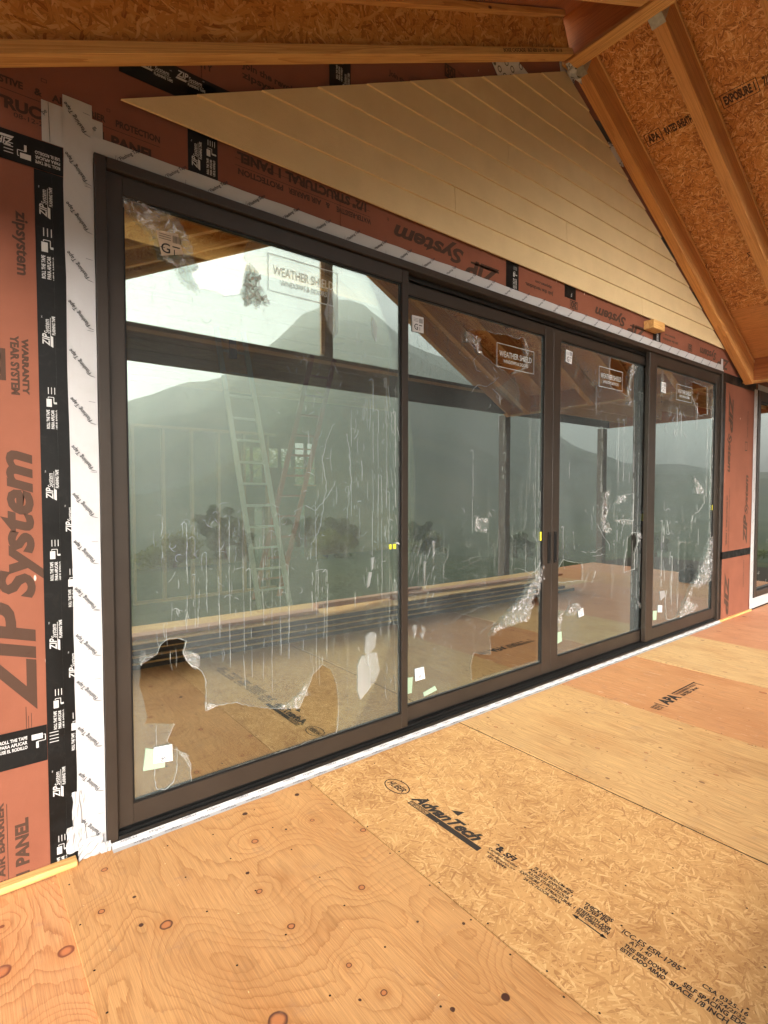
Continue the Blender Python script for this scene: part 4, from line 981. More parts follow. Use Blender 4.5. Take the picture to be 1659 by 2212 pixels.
class Rib:
    """thin raised ribbons lying just proud of a pane: tear edges and creases in the film"""
    def __init__(s, y): s.y = y; s.m = MB()
    def line(s, pl, w0=.003, seed=0, jag=.004, step=.012, taper=True):
        rd = random.Random(seed); pts = []
        for a, b in zip(pl, pl[1:]):
            n = max(1, int(math.dist(a, b)/step))
            for k in range(n): pts.append((a[0]+(b[0]-a[0])*k/n, a[1]+(b[1]-a[1])*k/n))
        pts.append(pl[-1]); n = len(pts); jx = jz = 0; L = []
        for i, (x, z) in enumerate(pts):
            jx = jx*.6+rd.uniform(-jag, jag); jz = jz*.6+rd.uniform(-jag, jag)
            a = pts[max(0, i-1)]; b = pts[min(n-1, i+1)]; dx, dz = b[0]-a[0], b[1]-a[1]; q = math.hypot(dx, dz) or 1
            t = i/max(1, n-1); ww = w0*.78*rd.uniform(.25, 1.4)*(min(1, 4*t+.2)*min(1, 4*(1-t)+.2) if taper else 1)/2
            L.append(((x+jx-dz/q*ww, z+jz+dx/q*ww), (x+jx+dz/q*ww, z+jz-dx/q*ww), (x+jx, z+jz)))
        b = len(s.m.v)
        for A, B, Cc in L:
            s.m.v += [(A[0], s.y, A[1]), (Cc[0], s.y-w0*.6, Cc[1]), (B[0], s.y, B[1])]
        for i in range(len(L)-1):
            for j in range(2):
                a = b+i*3+j; s.m.f.append((a, a+1, a+4, a+3))
        return s
    def streaks(s, x0, x1, z0, z1, n, seed, w0=.0022, lo=.02, hi=.25, jag=.0012, slant=0.0):
        rd = random.Random(seed)
        for k in range(n):
            x = rd.uniform(x0, x1); z = rd.uniform(z0, z1); L = lo+(hi-lo)*rd.random()**2.5
            s.line([(x, z), (x+slant*L+rd.uniform(-.006, .006), z-L*.5), (x+slant*L*1.5+rd.uniform(-.006, .006), max(.2, z-L))], w0*rd.uniform(.5, 1.3), rd.random(), jag)
        return s
    def curls(s, x0, x1, z0, z1, n, seed, size=.03, w0=.0025):
        rd = random.Random(seed)
        for k in range(n):
            x = rd.uniform(x0, x1); z = rd.uniform(z0, z1); a = rd.uniform(0, 6.28); pl = [(x, z)]; c = rd.uniform(-1.6, 1.6)
            for i in range(rd.randint(2, 6)):
                a += c*.45; x += math.cos(a)*size*.3; z += math.sin(a)*size*.3; pl.append((x, z))
            s.line(pl, w0*rd.uniform(.5, 1.5), rd.random(), .0012, .008)
        return s
    def column(s, x, z0, z1, seed, w0=.0026, gap=.25, hook=True):
        """long broken vertical wrinkle"""
        rd = random.Random(seed); z = z1
        if hook: s.line([(x-.03, z-.012), (x-.012, z+.004), (x, z-.01)], w0, seed, .002)
        while z > z0:
            L = rd.uniform(.05, .32); e = max(z0, z-L); s.line([(x+rd.uniform(-.004, .004), z), (x+rd.uniform(-.004, .004), e)], w0*rd.uniform(.6, 1.2), rd.random(), .0011, .012)
            z = e-rd.uniform(0, gap)*rd.random()*.4
        return s
    def build(s, p):
        o = s.m.build('film_creases', M['crease'], p, smooth=False); o['kind'] = 'stuff'; return o
YF1, YF2 = .0185, .0795
# panel 1
H1a_, H1b_ = rough(T['H1a'], .004, 1), clampz(rough(T['H1b'], .004, 2), .61, 2.2, .176, 2.9)
H1a_ = clampz(H1a_, .61, 2.2, .176, 2.897)
filled('protective_film', rect(.606, 2.202, .174, 2.898), [[q for q in H1a_], H1b_], YF1, M['film'], p1)
crumple('loose_film_flap', T['flap1'], YF1-.002, M['film_crumple'], p1, .022, 1, .02)
crumple('loose_film_flap', T['flap1b'], YF1-.002, M['film_crumple'], p1, .02, 2, .012)
crumple('loose_film_flap', T['brown1'], YF1-.002, M['film_brown'], p1, .02, 3, .012)
for k in ('scr1a', 'scr1b', 'scr1c', 'scr1d', 'scr1e'): crumple('film_scrap', T[k], YF1-.001, M['film_crumple'], p1, .014, len(k)+ord(k[-1]), .008)
for k in ('slit1', 'slit2', 'slit3', 'slit4', 'slit5', 'slit6'): filled('film_blister', rough(T[k], .002, 3, .02), [], YF1-.003, M['film_pocket'], p1)
rb = Rib(YF1-.002)
rb.line(T['H1b'][:18], .005, 1, .003); rb.line(T['H1b'][17:31], .004, 2, .003); rb.line(T['H1b'][36:]+T['H1b'][:1], .006, 3, .003)
rb.line(T['H1b'][34:37], .004, 4); rb.line(T['loop1'], .004, 5, .002); rb.line(T['H1a'][4:], .004, 6, .003); rb.line(T['flap1'][:7], .003, 7, .001)
rb.line(T['flap1'][6:], .003, 8, .002)
# traced columns of wrinkles (x, z bottom, z top)
for i, (x, a, b) in enumerate([(.86, .95, 1.45), (.90, .93, 1.38), (.96, 1.0, 1.30), (1.02, .86, 1.5), (1.075, .70, 1.48), (1.15, .55, 1.5), (1.19, .62, 1.2), (1.26, .60, 1.5), (1.31, .52, 1.42), (1.36, .70, 1.48), (1.41, .64, 1.2), (1.585, .53, 1.52), (1.66, .62, 1.15), (1.70, .6, 1.0), (1.80, .28, 1.5), (1.99, 1.2, 2.28), (2.03, .9, 2.1), (2.06, .7, 1.7), (2.12, .6, 1.6), (1.83, 1.4, 2.3), (2.16, .5, 1.1), (2.17, 1.5, 2.1), (2.10, 1.5, 2.3)]):
    rb.column(x, a, b, 20+i, .0030 if i % 3 else .0042)
rb.streaks(.65, 2.0, 2.3, 2.64, 110, 3, .0024, .01, .07); rb.streaks(.7, 1.35, .8, 1.5, 90, 4, .0024, .01, .10); rb.streaks(1.5, 2.15, .6, 2.2, 90, 5, .0028, .02, .2)
rb.streaks(2.08, 2.19, .3, 2.3, 60, 6, .004, .03, .16, .001, .08); rb.curls(.8, 2.1, 2.0, 2.5, 60, 7, .04); rb.curls(.7, 1.5, 1.0, 1.5, 50, 8, .035); rb.curls(1.5, 2.15, 1.0, 2.0, 40, 9, .04)
rb.line([(1.45, 1.49), (1.52, 1.52), (1.58, 1.49), (1.63, 1.53), (1.67, 1.58), (1.72, 1.66)], .004, 91, .004); rb.line([(1.25, 1.53), (1.31, 1.535), (1.36, 1.51)], .003, 92, .002); rb.line([(1.0, 1.51), (1.04, 1.545), (1.07, 1.54)], .003, 93)
for k in range(5):  # concentric arcs of lifted film at the top right and near the middle
    rb.line([(1.50+.42*math.cos(t)*(1-.08*k), 2.66+(.20-.02*k)*math.sin(t)) for t in [q*.3+.2 for q in range(9)]], .0018, 95+k, .001)
rb.line([(1.66, 1.9), (1.70, 1.98), (1.745, 2.0), (1.80, 1.94), (1.82, 1.8), (1.83, 1.65), (1.80, 1.5)], .004, 101, .004); rb.line([(1.66, 1.9), (1.63, 1.78), (1.655, 1.62), (1.63, 1.48), (1.60, 1.36), (1.55, 1.3)], .004, 102, .004)
rb.build(p1)
def ws(T_, rect_, y, p):
    """maker's mark printed on the film"""
    (x0, a), (x1, b), (x2, c), (x3, d) = T_; P = Print(); x0 = (x0+x3)/2; x1 = (x1+x2)/2; zt = (a+b)/2; zb = (c+d)/2; w_ = x1-x0; h_ = zt-zb
    P.frame((x0, y, zb), X, Z, w_, h_, .0045); P.text('WEATHER SHIELD', (x0+w_*.07, y, zb+h_*.46), X, Z, h_*.24, w_*.86, .01); P.text('WINDOWS & DOORS', (x0+w_*.17, y, zb+h_*.22), X, Z, h_*.14, w_*.66, .01)
    P.build('printed_lettering', M['print_film'], p)
ws(T['wsrect1'], None, YF1-.001, p1); ws(T['wsrect2'], None, YF2-.001, p2); ws(T['wsrect3'][:1]+[(5.09, 2.76), (5.09, 2.567)]+T['wsrect3'][3:], None, YF2-.001, p3) if False else None
ws([(4.637, 2.752), (5.06, 2.752), (5.06, 2.567), (4.637, 2.567)], None, YF2-.001, p3); ws([(6.075, 2.757), (6.46, 2.757), (6.46, 2.587), (6.075, 2.587)], None, YF1-.001, p4)
def label(pl, y, p, nm='paper_label', m='paper', kind=0):
    o = filled(nm, pl, [], y, M[m], p)
    xs = [a for a, b in pl]; zs = [b for a, b in pl]; x0, x1, z0, z1 = min(xs)+.008, max(xs)-.008, min(zs)+.008, max(zs)-.008
    if kind:
        P = Print(); w_ = x1-x0; h_ = z1-z0
        if kind == 1:    # glazing ticket: bar code, small print, big figures
            rd = random.Random(int(x0*100)); xx = x0+w_*.62
            while xx < x1-.003: t = rd.uniform(.0008, .0022); P.rect((xx, y-.0006, z0+h_*.62), X, Z, t, h_*.32); xx += t+rd.uniform(.001, .002)
            for k in range(3): P.rect((x0+.004, y-.0006, z0+h_*(.68+.1*k)), X, Z, w_*.5, .0022)
            P.text('G', (x0+w_*.12, y-.0006, z0+h_*.10), X, Z, h_*.42, w_*.38, .01); P.rect((x0+w_*.08, y-.0006, z0+h_*.3), X, Z, w_*.2, .003); P.rect((x0+w_*.6, y-.0006, z0+h_*.42), X, Z, w_*.32, .006); P.text('1', (x0+w_*.66, y-.0006, z0+h_*.08), X, Z, h_*.25, None, .01)
        else:            # care notice: columns of small print and a round mark
            for k in range(9): P.rect((x0+w_*(.04+.10*k), y-.0006, z0+h_*.45), X, Z, .0022, h_*.5)
            for k in range(14):
                a0 = 2*math.pi*k/14; a1 = a0+.45; c = ((x0+x1)/2, z0+h_*.2); r_ = h_*.15
                P.line((c[0]+r_*math.cos(a0), y-.0006, c[1]+r_*math.sin(a0)), (c[0]+r_*math.cos(a1), y-.0006, c[1]+r_*math.sin(a1)), Y, .003)
            P.line((c[0]-r_*.7, y-.0006, c[1]-r_*.7), (c[0]+r_*.7, y-.0006, c[1]+r_*.7), Y, .003); P.line((c[0]-r_*.5, y-.0006, c[1]+r_*.6), (c[0]+r_*.3, y-.0006, c[1]-r_*.2), Y, .005)
            P.rect((x1-w_*.2, y-.0006, z0+h_*.1), X, Z, .003, h_*.25)
        P.build('printed_lettering', M['ink_grey'] if kind == 2 else M['ink_dark'], p)
    return o
label(T['stk1'], YF1-.028, p1, 'glazing_label', 'paper_tan', 1); label(T['grn1'], YF1+.0007, p1, 'green_label', 'green_lab'); label(T['stk1b'], YF1-.003, p1, 'care_label', 'paper', 2)
filled('yellow_tab', rect(2.120, 2.135, 1.238, 1.268), [], YF1-.004, M['yellow'], p1); filled('yellow_tab', rect(2.150, 2.172, 1.238, 1.268), [], YF1-.004, M['yellow'], p1)
MB().tube([(2.172, YF1-.006, 1.272), (2.184, YF1-.008, 1.275), (2.196, YF1-.006, 1.266)], .004, 6).build('white_latch_tab', M['paper'], p1)
# panel 2
a_ = clampz(rough(T['H2a'], .004, 11), 2.27, 3.78, .18, 2.86); b_ = clampz(rough(T['H2b'], .004, 12), 2.27, 3.7795, .18, 2.86)
filled('protective_film', rect(2.270, 3.782, .176, 2.868), [a_, b_], YF2, M['film'], p2)
crumple('loose_film_flap', T['scr2a'], YF2-.002, M['film_crumple'], p2, .022, 21, .011); crumple('loose_film_flap', T['scr2b'], YF2-.002, M['film_crumple'], p2, .018, 22, .011)
crumple('loose_film_flap', T['flap2'], YF2-.002, M['film_crumple'], p2, .028, 24, .013); crumple('film_scrap', T['scr2e'], YF2-.001, M['film_crumple'], p2, .008, 25, .008)
filled('film_blister', rough(T['scr2c'], .004, 9), [], YF2-.003, M['film_pocket'], p2).data.materials[0] = M['film']
for k in ('tri2', 'tri2b'): filled('film_blister', T[k], [], YF2-.003, M['film_pocket'], p2)
filled('film_blister', [(2.372, .70), (2.41, .705), (2.40, .64), (2.385, .61)], [], YF2-.003, M['film_pocket'], p2); filled('film_blister', [(2.45, .69), (2.49, .665), (2.462, .645)], [], YF2-.003, M['film_pocket'], p2); filled('film_blister', [(2.435, .64), (2.475, .645), (2.46, .585)], [], YF2-.003, M['film_pocket'], p2)
rb = Rib(YF2-.002)
rb.line(T['H2a']+T['H2a'][:1], .005, 1, .004)
for i, k in enumerate(('crk2', 'crk2b', 'crk2c', 'crk2d', 'crk2e', 'crk2f', 'crk2g')): rb.line(T[k], .0048, 30+i, .004)
rb.line(T['H2b'][6:11], .005, 41, .002)
rb.line([(3.42, 2.50), (3.46, 2.42), (3.48, 2.36), (3.45, 2.30), (3.37, 2.22)], .0045, 42); rb.line([(3.16, 2.37), (3.24, 2.33), (3.25, 2.26)], .004, 43); rb.line([(3.66, 2.50), (3.62, 2.42), (3.68, 2.36), (3.69, 2.30), (3.63, 2.28), (3.63, 1.9), (3.62, 1.6)], .0045, 44, .002)
rb.line([(2.70, 2.70), (2.69, 2.6), (2.71, 2.55), (2.74, 2.55)], .004, 45); rb.line([(2.82, 2.74), (2.84, 2.65), (2.81, 2.58), (2.87, 2.56), (2.95, 2.57)], .004, 46); rb.line([(3.0, 2.59), (2.95, 2.55), (2.99, 2.48), (3.04, 2.48)], .004, 47)
rb.line([(3.41, 1.35), (3.415, 1.2), (3.41, 1.0), (3.41, .86)], .004, 48); rb.line([(3.12, 1.7), (3.13, 1.4), (3.125, 1.1)], .0025, 49, .001)
rb.line([(2.84, 1.09), (2.98, 1.12), (3.07, 1.11)], .005, 50, .003); rb.line([(2.79, 1.04), (2.93, 1.065), (3.06, 1.10)], .004, 51)
for i, (x, a, b) in enumerate([(2.50, 2.4, 2.72), (2.58, 2.3, 2.72), (2.68, 2.38, 2.7), (2.66, .95, 1.4), (2.42, .8, 1.1), (3.25, .9, 1.3), (3.32, 1.1, 1.9), (3.52, 1.2, 1.7), (3.58, .95, 1.7), (3.70, 1.2, 2.3), (3.74, .9, 2.2), (3.765, .6, 1.6), (2.95, 1.3, 1.9)]): rb.column(x, a, b, 60+i, .003)
rb.streaks(2.30, 2.75, 2.4, 2.75, 60, 7, .003, .02, .09); rb.curls(2.8, 3.7, .6, 1.5, 90, 8, .045, .003); rb.curls(2.35, 3.3, .45, .85, 45, 9, .03); rb.streaks(3.2, 3.77, 1.0, 2.4, 40, 10, .003, .02, .2)
rb.streaks(2.33, 2.6, .9, 1.35, 40, 11, .004, .03, .12, .001, -.25); rb.curls(3.1, 3.6, 2.2, 2.5, 16, 12, .04)
rb.build(p2)
label(T['stk2'], YF2-.003, p2, 'glazing_label', 'paper', 1); label(T['stk2b'], YF2-.003, p2, 'care_label', 'paper', 2); label([(2.275, .36), (2.375, .352), (2.365, .245), (2.275, .25)], YF2+.0007, p2, 'green_label', 'green_lab'); label(T['grn2b'], YF2+.0007, p2, 'green_label', 'green_lab')
filled('yellow_tab', rect(3.762, 3.782, 1.195, 1.268), [], YF2-.006, M['yellow'], p2)
# panel 3
hs3 = [clampz(rough(T[k], .004, 13+i), 4.022, 5.508, .19, 2.865) for i, k in enumerate(('H3a', 'H3b', 'H3c', 'H3e'))]
filled('protective_film', rect(4.019, 5.513, .184, 2.869), hs3, YF2, M['film'], p3)
for i, k in enumerate(('scr3a', 'scr3b', 'scr3c', 'scr3c2', 'scr3d', 'scr3e', 'scr3f', 'scr3g')): crumple('loose_film_flap', clampz(T[k], 4.0, 5.51, .1, 2.86), YF2-.002, M['film_crumple'], p3, .022, 31+i, .013)
rb = Rib(YF2-.002)
for i, k in enumerate(('H3a', 'H3b', 'H3c', 'H3d', 'H3e')): rb.line(T[k]+T[k][:1], .0055, 70+i, .004)
rb.line([(4.25, 1.25), (4.27, 1.1), (4.30, 1.07)], .004, 81); rb.line([(4.29, 1.08), (4.45, 1.05), (4.6, 1.04), (4.75, 1.08)], .005, 82); rb.line([(4.65, 1.3), (4.75, 1.18), (4.86, 1.1), (4.87, 1.03)], .004, 83); rb.line([(4.58, 1.0), (4.75, 1.01), (4.86, 1.0)], .007, 84)
rb.line([(4.5, .87), (4.47, .8), (4.45, .74)], .005, 85); rb.line([(4.62, .87), (4.6, .8), (4.57, .76)], .005, 86)
for i, (x, a, b) in enumerate([(4.40, 2.45, 2.75), (4.30, 2.35, 2.72), (4.50, 2.4, 2.7), (4.60, 2.3, 2.6), (4.1, .95, 1.3), (5.0, .8, 2.3), (5.1, 1.7, 2.3), (4.7, 1.6, 2.2), (4.95, .7, 1.1), (5.3, .5, 2.5), (5.40, .4, 2.6), (5.46, .5, 2.6)]): rb.column(x, a, b, 90+i, .0038)
rb.curls(4.2, 4.7, 2.35, 2.75, 40, 14, .05, .003); rb.curls(4.1, 5.2, .6, 1.5, 35, 15, .05, .003); rb.streaks(4.1, 5.4, .6, 2.4, 35, 16, .003, .02, .3)
rb.build(p3)
label([(4.107, 2.815), (4.205, 2.808), (4.192, 2.700), (4.102, 2.712)], YF2-.003, p3, 'glazing_label', 'paper', 1); label(T['stk3b'], YF2-.003, p3, 'care_label', 'paper', 2); label(clampz(T['grn3'], 4.02, 5, .1, 1), YF2+.0007, p3, 'green_label', 'green_lab')
filled('yellow_tab', rect(5.490, 5.512, 1.30, 1.375), [], YF2-.006, M['yellow'], p3)
# panel 4
hs4 = [clampz(rough(T['H4a'], .004, 17), 5.6, 7.07, .2, 2.87)]
filled('protective_film', rect(5.594, 7.078, .196, 2.873), hs4, YF1, M['film'], p4)
crumple('loose_film_flap', clampz(T['flap4'], 5.6, 7.08, .2, 2.8), YF1-.002, M['film_crumple'], p4, .03, 41, .018); crumple('loose_film_flap', T['scr4a'], YF1-.002, M['film_crumple'], p4, .02, 42, .014)
filled('film_blister', T['slit7'], [], YF1-.003, M['film_pocket'], p4)
rb = Rib(YF1-.002)
for i, k in enumerate(('H4a', 'crk4', 'crk4b')): rb.line(T[k], .008, 110+i, .006)
rb.line([(5.92, .30), (5.95, .22), (6.19, .21)], .008, 114); rb.line([(5.93, .3), (5.9, .45), (5.93, .55)], .005, 115)
for i, (x, a, b) in enumerate([(5.75, 2.5, 2.85), (5.95, 2.4, 2.8), (6.1, 2.2, 2.5), (6.2, 2.2, 2.45), (6.6, 2.3, 2.6), (6.05, .3, .9), (6.2, .3, 1.1), (6.35, .5, 1.2), (5.8, .6, 1.3), (7.0, .7, 2.6), (7.04, .5, 2.7), (6.9, 1.5, 2.4)]): rb.column(x, a, b, 120+i, .005)
rb.curls(5.7, 6.6, 2.15, 2.8, 45, 17, .06, .004); rb.streaks(5.7, 6.8, .6, 1.5, 28, 18, .003, .03, .3); rb.curls(5.8, 6.7, .8, 1.5, 20, 19, .06, .004)
rb.build(p4)
label(T['stk4'], YF1-.003, p4, 'glazing_label', 'paper', 1); label(T['stk4b'], YF1-.003, p4, 'care_label', 'paper', 2); label(T['grn4'], YF1+.0007, p4, 'green_label', 'green_lab')
filled('yellow_tab', rect(7.06, 7.075, 1.38, 1.44), [], YF1-.006, M['yellow'], p4)

# window at the far right
win = thing('picture_window', 'large dark framed window at the far right end of the wall', 'window', (10, .05, 0))
MB().box((8.43, -.02, .16), (8.52, .12, 2.955)).box((11.80, -.02, .16), (11.89, .12, 2.955)).box((8.5205, -.02, .16), (11.7995, .12, .24)).box((8.5205, -.02, 2.83), (11.7995, .12, 2.955)).build('window_frame', BR, win, .002)
MB().box((8.52, .0, .24), (8.545, .05, 2.83)).box((8.545, .0, .24), (11.8, .05, .262)).box((8.545, .0, 2.805), (11.8, .05, 2.83)).build('gasket', M['gasket'], win)
MB().box((8.53, .028, .25), (11.79, .034, 2.82)).build('glass_pane', M['glass'], win)
rb = Rib(.026); rb.curls(8.6, 10, .3, .9, 10, 20, .06, .005); rb.build(win)

# ------------------------------------------------------------------ gable roof over the deck
roof = thing('roof_canopy', 'exposed timber gable roof with rafters, ridge beam and strand board sheathing', 'roof', (3.9, -2, 3))
SL, SR = .485, .524; BZ = 5.045
def zb(x): return BZ-SL*(PKX-x) if x < PKX else 5.025-SR*(x-PKX)
YR = [-.078, -.69, -1.30, -1.91, -2.52, -3.13, -3.56]
def local_box(lo, hi): return MB().box(lo, hi)
_rc = {}
def shared(name, key, mb, m, p, bevel=0):
    """object that shares one mesh between alike pieces"""
    if key not in _rc:
        o = mb().build(name, m, None, bevel); _rc[key] = o.data
    else: o = bpy.data.objects.new(name, _rc[key]); link(o)
    o.parent = p; return o
LL = (PKX-.062-(-.35))/math.cos(math.atan(SL)); LR = (7.875-(PKX+.062))/math.cos(math.atan(SR))
for i, y in enumerate(YR):
    e_ = bpy.data.objects.new('rafter', None); link(e_); e_.parent = roof
    e_.matrix_parent_inverse = Matrix.Translation(LOCS[roof.name]).inverted()
    e_.location = (PKX-.062, y, zb(PKX-.062)); e_.rotation_euler = (0, math.atan(SL)*-1+math.pi, 0)
    # local x runs down the slope, local z points downwards after the turn
    shared('bottom_flange', 'lf', lambda: local_box((0, -.044, -.048), (LL, .044, 0)), M['lum_x'], e_, .002)
    shared('web', 'lw', lambda: local_box((0, -.006, -.262), (LL, .006, -.0485)), M['osb_web'], e_)
    shared('top_flange', 'lt', lambda: local_box((0, -.044, -.302), (LL, .044, -.2625)), M['lum_x'], e_, .002)
    if i == 0: 
        shared('hanger_block', 'hb', lambda: local_box((.02, -.030, -.255), (.24, -.0065, -.055)), M['osb_web'], e_, .002)
    f_ = bpy.data.objects.new('rafter', None); link(f_); f_.parent = roof
    f_.matrix_parent_inverse = Matrix.Translation(LOCS[roof.name]).inverted()
    f_.location = (PKX+.062, y, zb(PKX+.062)); f_.rotation_euler = (0, math.atan(SR), 0)
    shared('rafter_body', 'rb', lambda: local_box((0, -.045, 0), (LR, .045, .235)), M['lvl_x'], f_, .003)
    shared('top_strip', 'rs', lambda: local_box((0, -.052, .2355), (LR, .052, .262)), M['lum_x'], f_, .002)
    shared('joist_hanger', 'jh', lambda: local_box((-.004, -.049, -.004), (.075, .049, -.0005)).box((-.004, -.0495, -.004), (.06, -.0455, .15)).box((-.004, .0455, -.004), (.06, .0495, .15)), M['galv'], f_)
P = Print()
P.text('BOISE CASCADE   BCI 60s 2.0   SDS   E1', (2.95, -.0, 0), X, Z, .024, .80, .03)
# turn the print onto the flange of the first rafter
ua = Vector((math.cos(math.atan(SL)), 0, math.sin(math.atan(SL)))); va = Vector((-ua.z, 0, ua.x))
P = Print(); P.text('BOISE CASCADE   BCI 60S 2.0   SDS  EWP  60-18', Vector((3.02, -.1228, zb(3.02)+.018)), ua, va, .022, .76, .02); P.build('printed_lettering', M['ink_red'], roof)
rbm = MB().box((3.862, -3.75, 5.022), (3.978, .0-.016, 5.43)).build('ridge_beam', M['lvl_y'], roof, .003)
MB().box((3.855, -3.75, 4.992), (3.985, -.016, 5.0215)).build('ridge_cap', M['lum_y'], roof, .002)
# sheathing boards, gap between sheets
def slope_sheet(x0, x1, y0, y1, side, m):
    off = .318 if side < 0 else .297
    z0 = zb(x0)+off*1.09; z1 = zb(x1)+off*1.09
    return MB().hexa([(x0, y0, z0), (x1, y0, z1), (x1, y1, z1), (x0, y1, z0), (x0, y0, z0+.016), (x1, y0, z1+.016), (x1, y1, z1+.016), (x0, y1, z0+.016)]).build('roof_sheathing_board', m, roof)
ys = [(-3.85, -2.506), (-2.504, -.012)]
for j, (ya, yb) in enumerate(ys):
    for k in range(4):
        a = PKX+.0+(1.055*k if k else .03); b = PKX+1.055*(k+1)-.003
        slope_sheet(a+.0, min(b, 8.15), ya, yb, 1, M['ply_roof'] if k == 3 else M['osb_roof'])
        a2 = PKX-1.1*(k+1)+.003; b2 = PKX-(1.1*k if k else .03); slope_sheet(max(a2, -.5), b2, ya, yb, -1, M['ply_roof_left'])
# piece of plywood near the eave where the strand board ends
P = Print(); nr = Vector((SR, 0, 1)).normalized(); 
def on_r(x, y): return Vector((x, y, zb(x)+.297*1.09-.0012))
us = Vector((1, 0, -SR)).normalized()
y = -.16; rd = random.Random(3)
while y > -3.6:
    for s_, L_ in (('APA', .10), ('RATED SHEATHING', .28), ('24/16', .09), ('EXPOSURE 1', .22), ('7/16', .07)):
        P.text(s_, on_r(5.02, y), -Y, -us, .07, L_, .05); 
        if s_ in ('APA', 'EXPOSURE 1'): P.frame(on_r(5.045, y+.02), -Y, -us, L_+.04, .125, .006)
        y -= L_+.05
    P.rect(on_r(5.02, y), -Y, -us, .10, .085); y -= .16
for yy in (-.5, -1.9): P.text('STRENGTH AXIS THIS DIRECTION', on_r(6.45, yy), -Y, -us, .05, .7, .04)
P.build('printed_lettering', M['ink_red'], roof)
eb = box('eave_beam', (7.885, -3.60, 2.995), (8.00, -.004, 3.345), M['lvl_y'], roof, .003)
box('eave_beam_strip', (7.87, -3.60, 2.978), (8.02, -.004, 2.9945), M['lum_y'], roof, .002)
box('eave_beam', (-.44, -3.60, 2.80), (-.34, -.004, 3.10), M['lvl_y'], roof, .003)
M['dark_beam'] = plain('dark_stained_beam', (.045, .034, .03), .7, .2, 0, .15, 5, .1)
for y in (-3.58,):
    MB().box((.02-.40, y-.045, 3.005), (11.42, y+.045, 3.40)).build('tie_beam', M['dark_beam'], roof, .003)
    MB().box((.02-.40, y+.046, 3.30), (11.42, y+.060, 3.345)).build('tie_beam_batten', M['stud'], roof, .001)
    MB().box((3.86, y-.05, 3.402), (4.01, y+.05, 5.02)).build('king_post', M['dark_beam'], roof, .003)
    MB().box((3.80, y+.052, 3.42), (3.858, y+.09, 5.0)).build('king_post_batten', M['stud'], roof, .002)
# lower roof beyond the eave
low = thing('lower_canopy', 'flat timber roof running on past the eave beam over the window', 'roof', (10, -2, 3))
for k in range(6):
    yy = -.10-.61*k; box('joist', (8.001, yy-.02, 3.06), (11.30, yy+.02, 3.26), M['lum_x'], low, .002)
box('edge_beam', (11.30, -3.53, 3.005), (11.40, -.004, 3.40), M['lvl_y'], low, .003)
for k in range(3): box('roof_sheathing_board', (8.02+1.15*k, -3.85, 3.262), (9.165+1.15*k, -.004, 3.278), M['ply_roof'], low)
# posts
def post(x, y, lab):
    t = thing('timber_post', lab, 'post', (x, y, -.75)); MB().box((x-.075, y-.075, -.75), (x+.075, y+.075, 3.0)).build('post_shaft', M['stud_dark'], t, .004)
    MB().box((x-.09, y-.09, -.76), (x+.09, y+.09, -.60)).build('post_base', M['galv'], t, .003)
M['stud_dark'] = plain('weathered_post', (.09, .07, .055), .8, .2, 0, .2, 6, .2)
post(7.95, -3.70+.0, 'dark square post under the tie beam, in line with the eave beam'); post(11.35, -3.72, 'dark square post under the far corner of the lower roof'); post(-.38, -3.70, 'dark square post under the near eave, left of the camera')

# ------------------------------------------------------------------ pile of I-joists along the deck edge, behind the camera
M['dark_board'] = lumber_mat('dark_stained_board', (.045, .032, .028), (.02, .015, .012), 'X')
for r_, nm in enumerate(('bottom', 'second lowest', 'second highest', 'top')):
    for c_, (x0, x1) in enumerate(((.55+.06*r_, 7.8-.25*r_), (.8, 7.2+.2*r_))):
        t = thing('stacked_board', 'long dark board with pale lath on it, %s one of the %s stack' % (nm, ('nearer', 'farther')[c_]), 'board', (x0, -2.47-.35*c_, .001+.0625*r_), 'boards piled along the deck edge')
        t.rotation_euler = (0, 0, R(3.0)); L_ = x1-x0; j = random.uniform(-.02, .02)
        o = MB().box((0, -.30, 0), (L_, -.012+j, .046)).build('board_body', M['dark_board'], None, .002); o.parent = t
        o = MB().box((.02, -.31, .0465), (L_-.03, .0+j, .0600)).build('lath', M['lum_x'], None, .001); o.parent = t
M['pink_board'] = lumber_mat('pink_primed_board', (.55, .27, .17), (.36, .15, .09), 'X')
def plank(a, b, w_, h_, lab):
    o = MB().bar((0, 0, 0), tuple(Vector(b)-Vector(a)), w_, h_).build('loose_plank', M['pink_board'], None, .002); o.location = a; tag(o, lab, 'plank'); return o
plank((.6, -2.60, .275), (3.1, -2.50, .275), .14, .035, 'first of the pinkish planks along the top of the pile, camera end')
plank((4.2, -2.55, .272), (7.6, -2.28, .272), .14, .03, 'pinkish plank lying along the far end of the pile top')
plank((3.05, -2.42, .345), (4.9, -2.65, .285), .10, .05, 'short plank lying askew across the pile top')

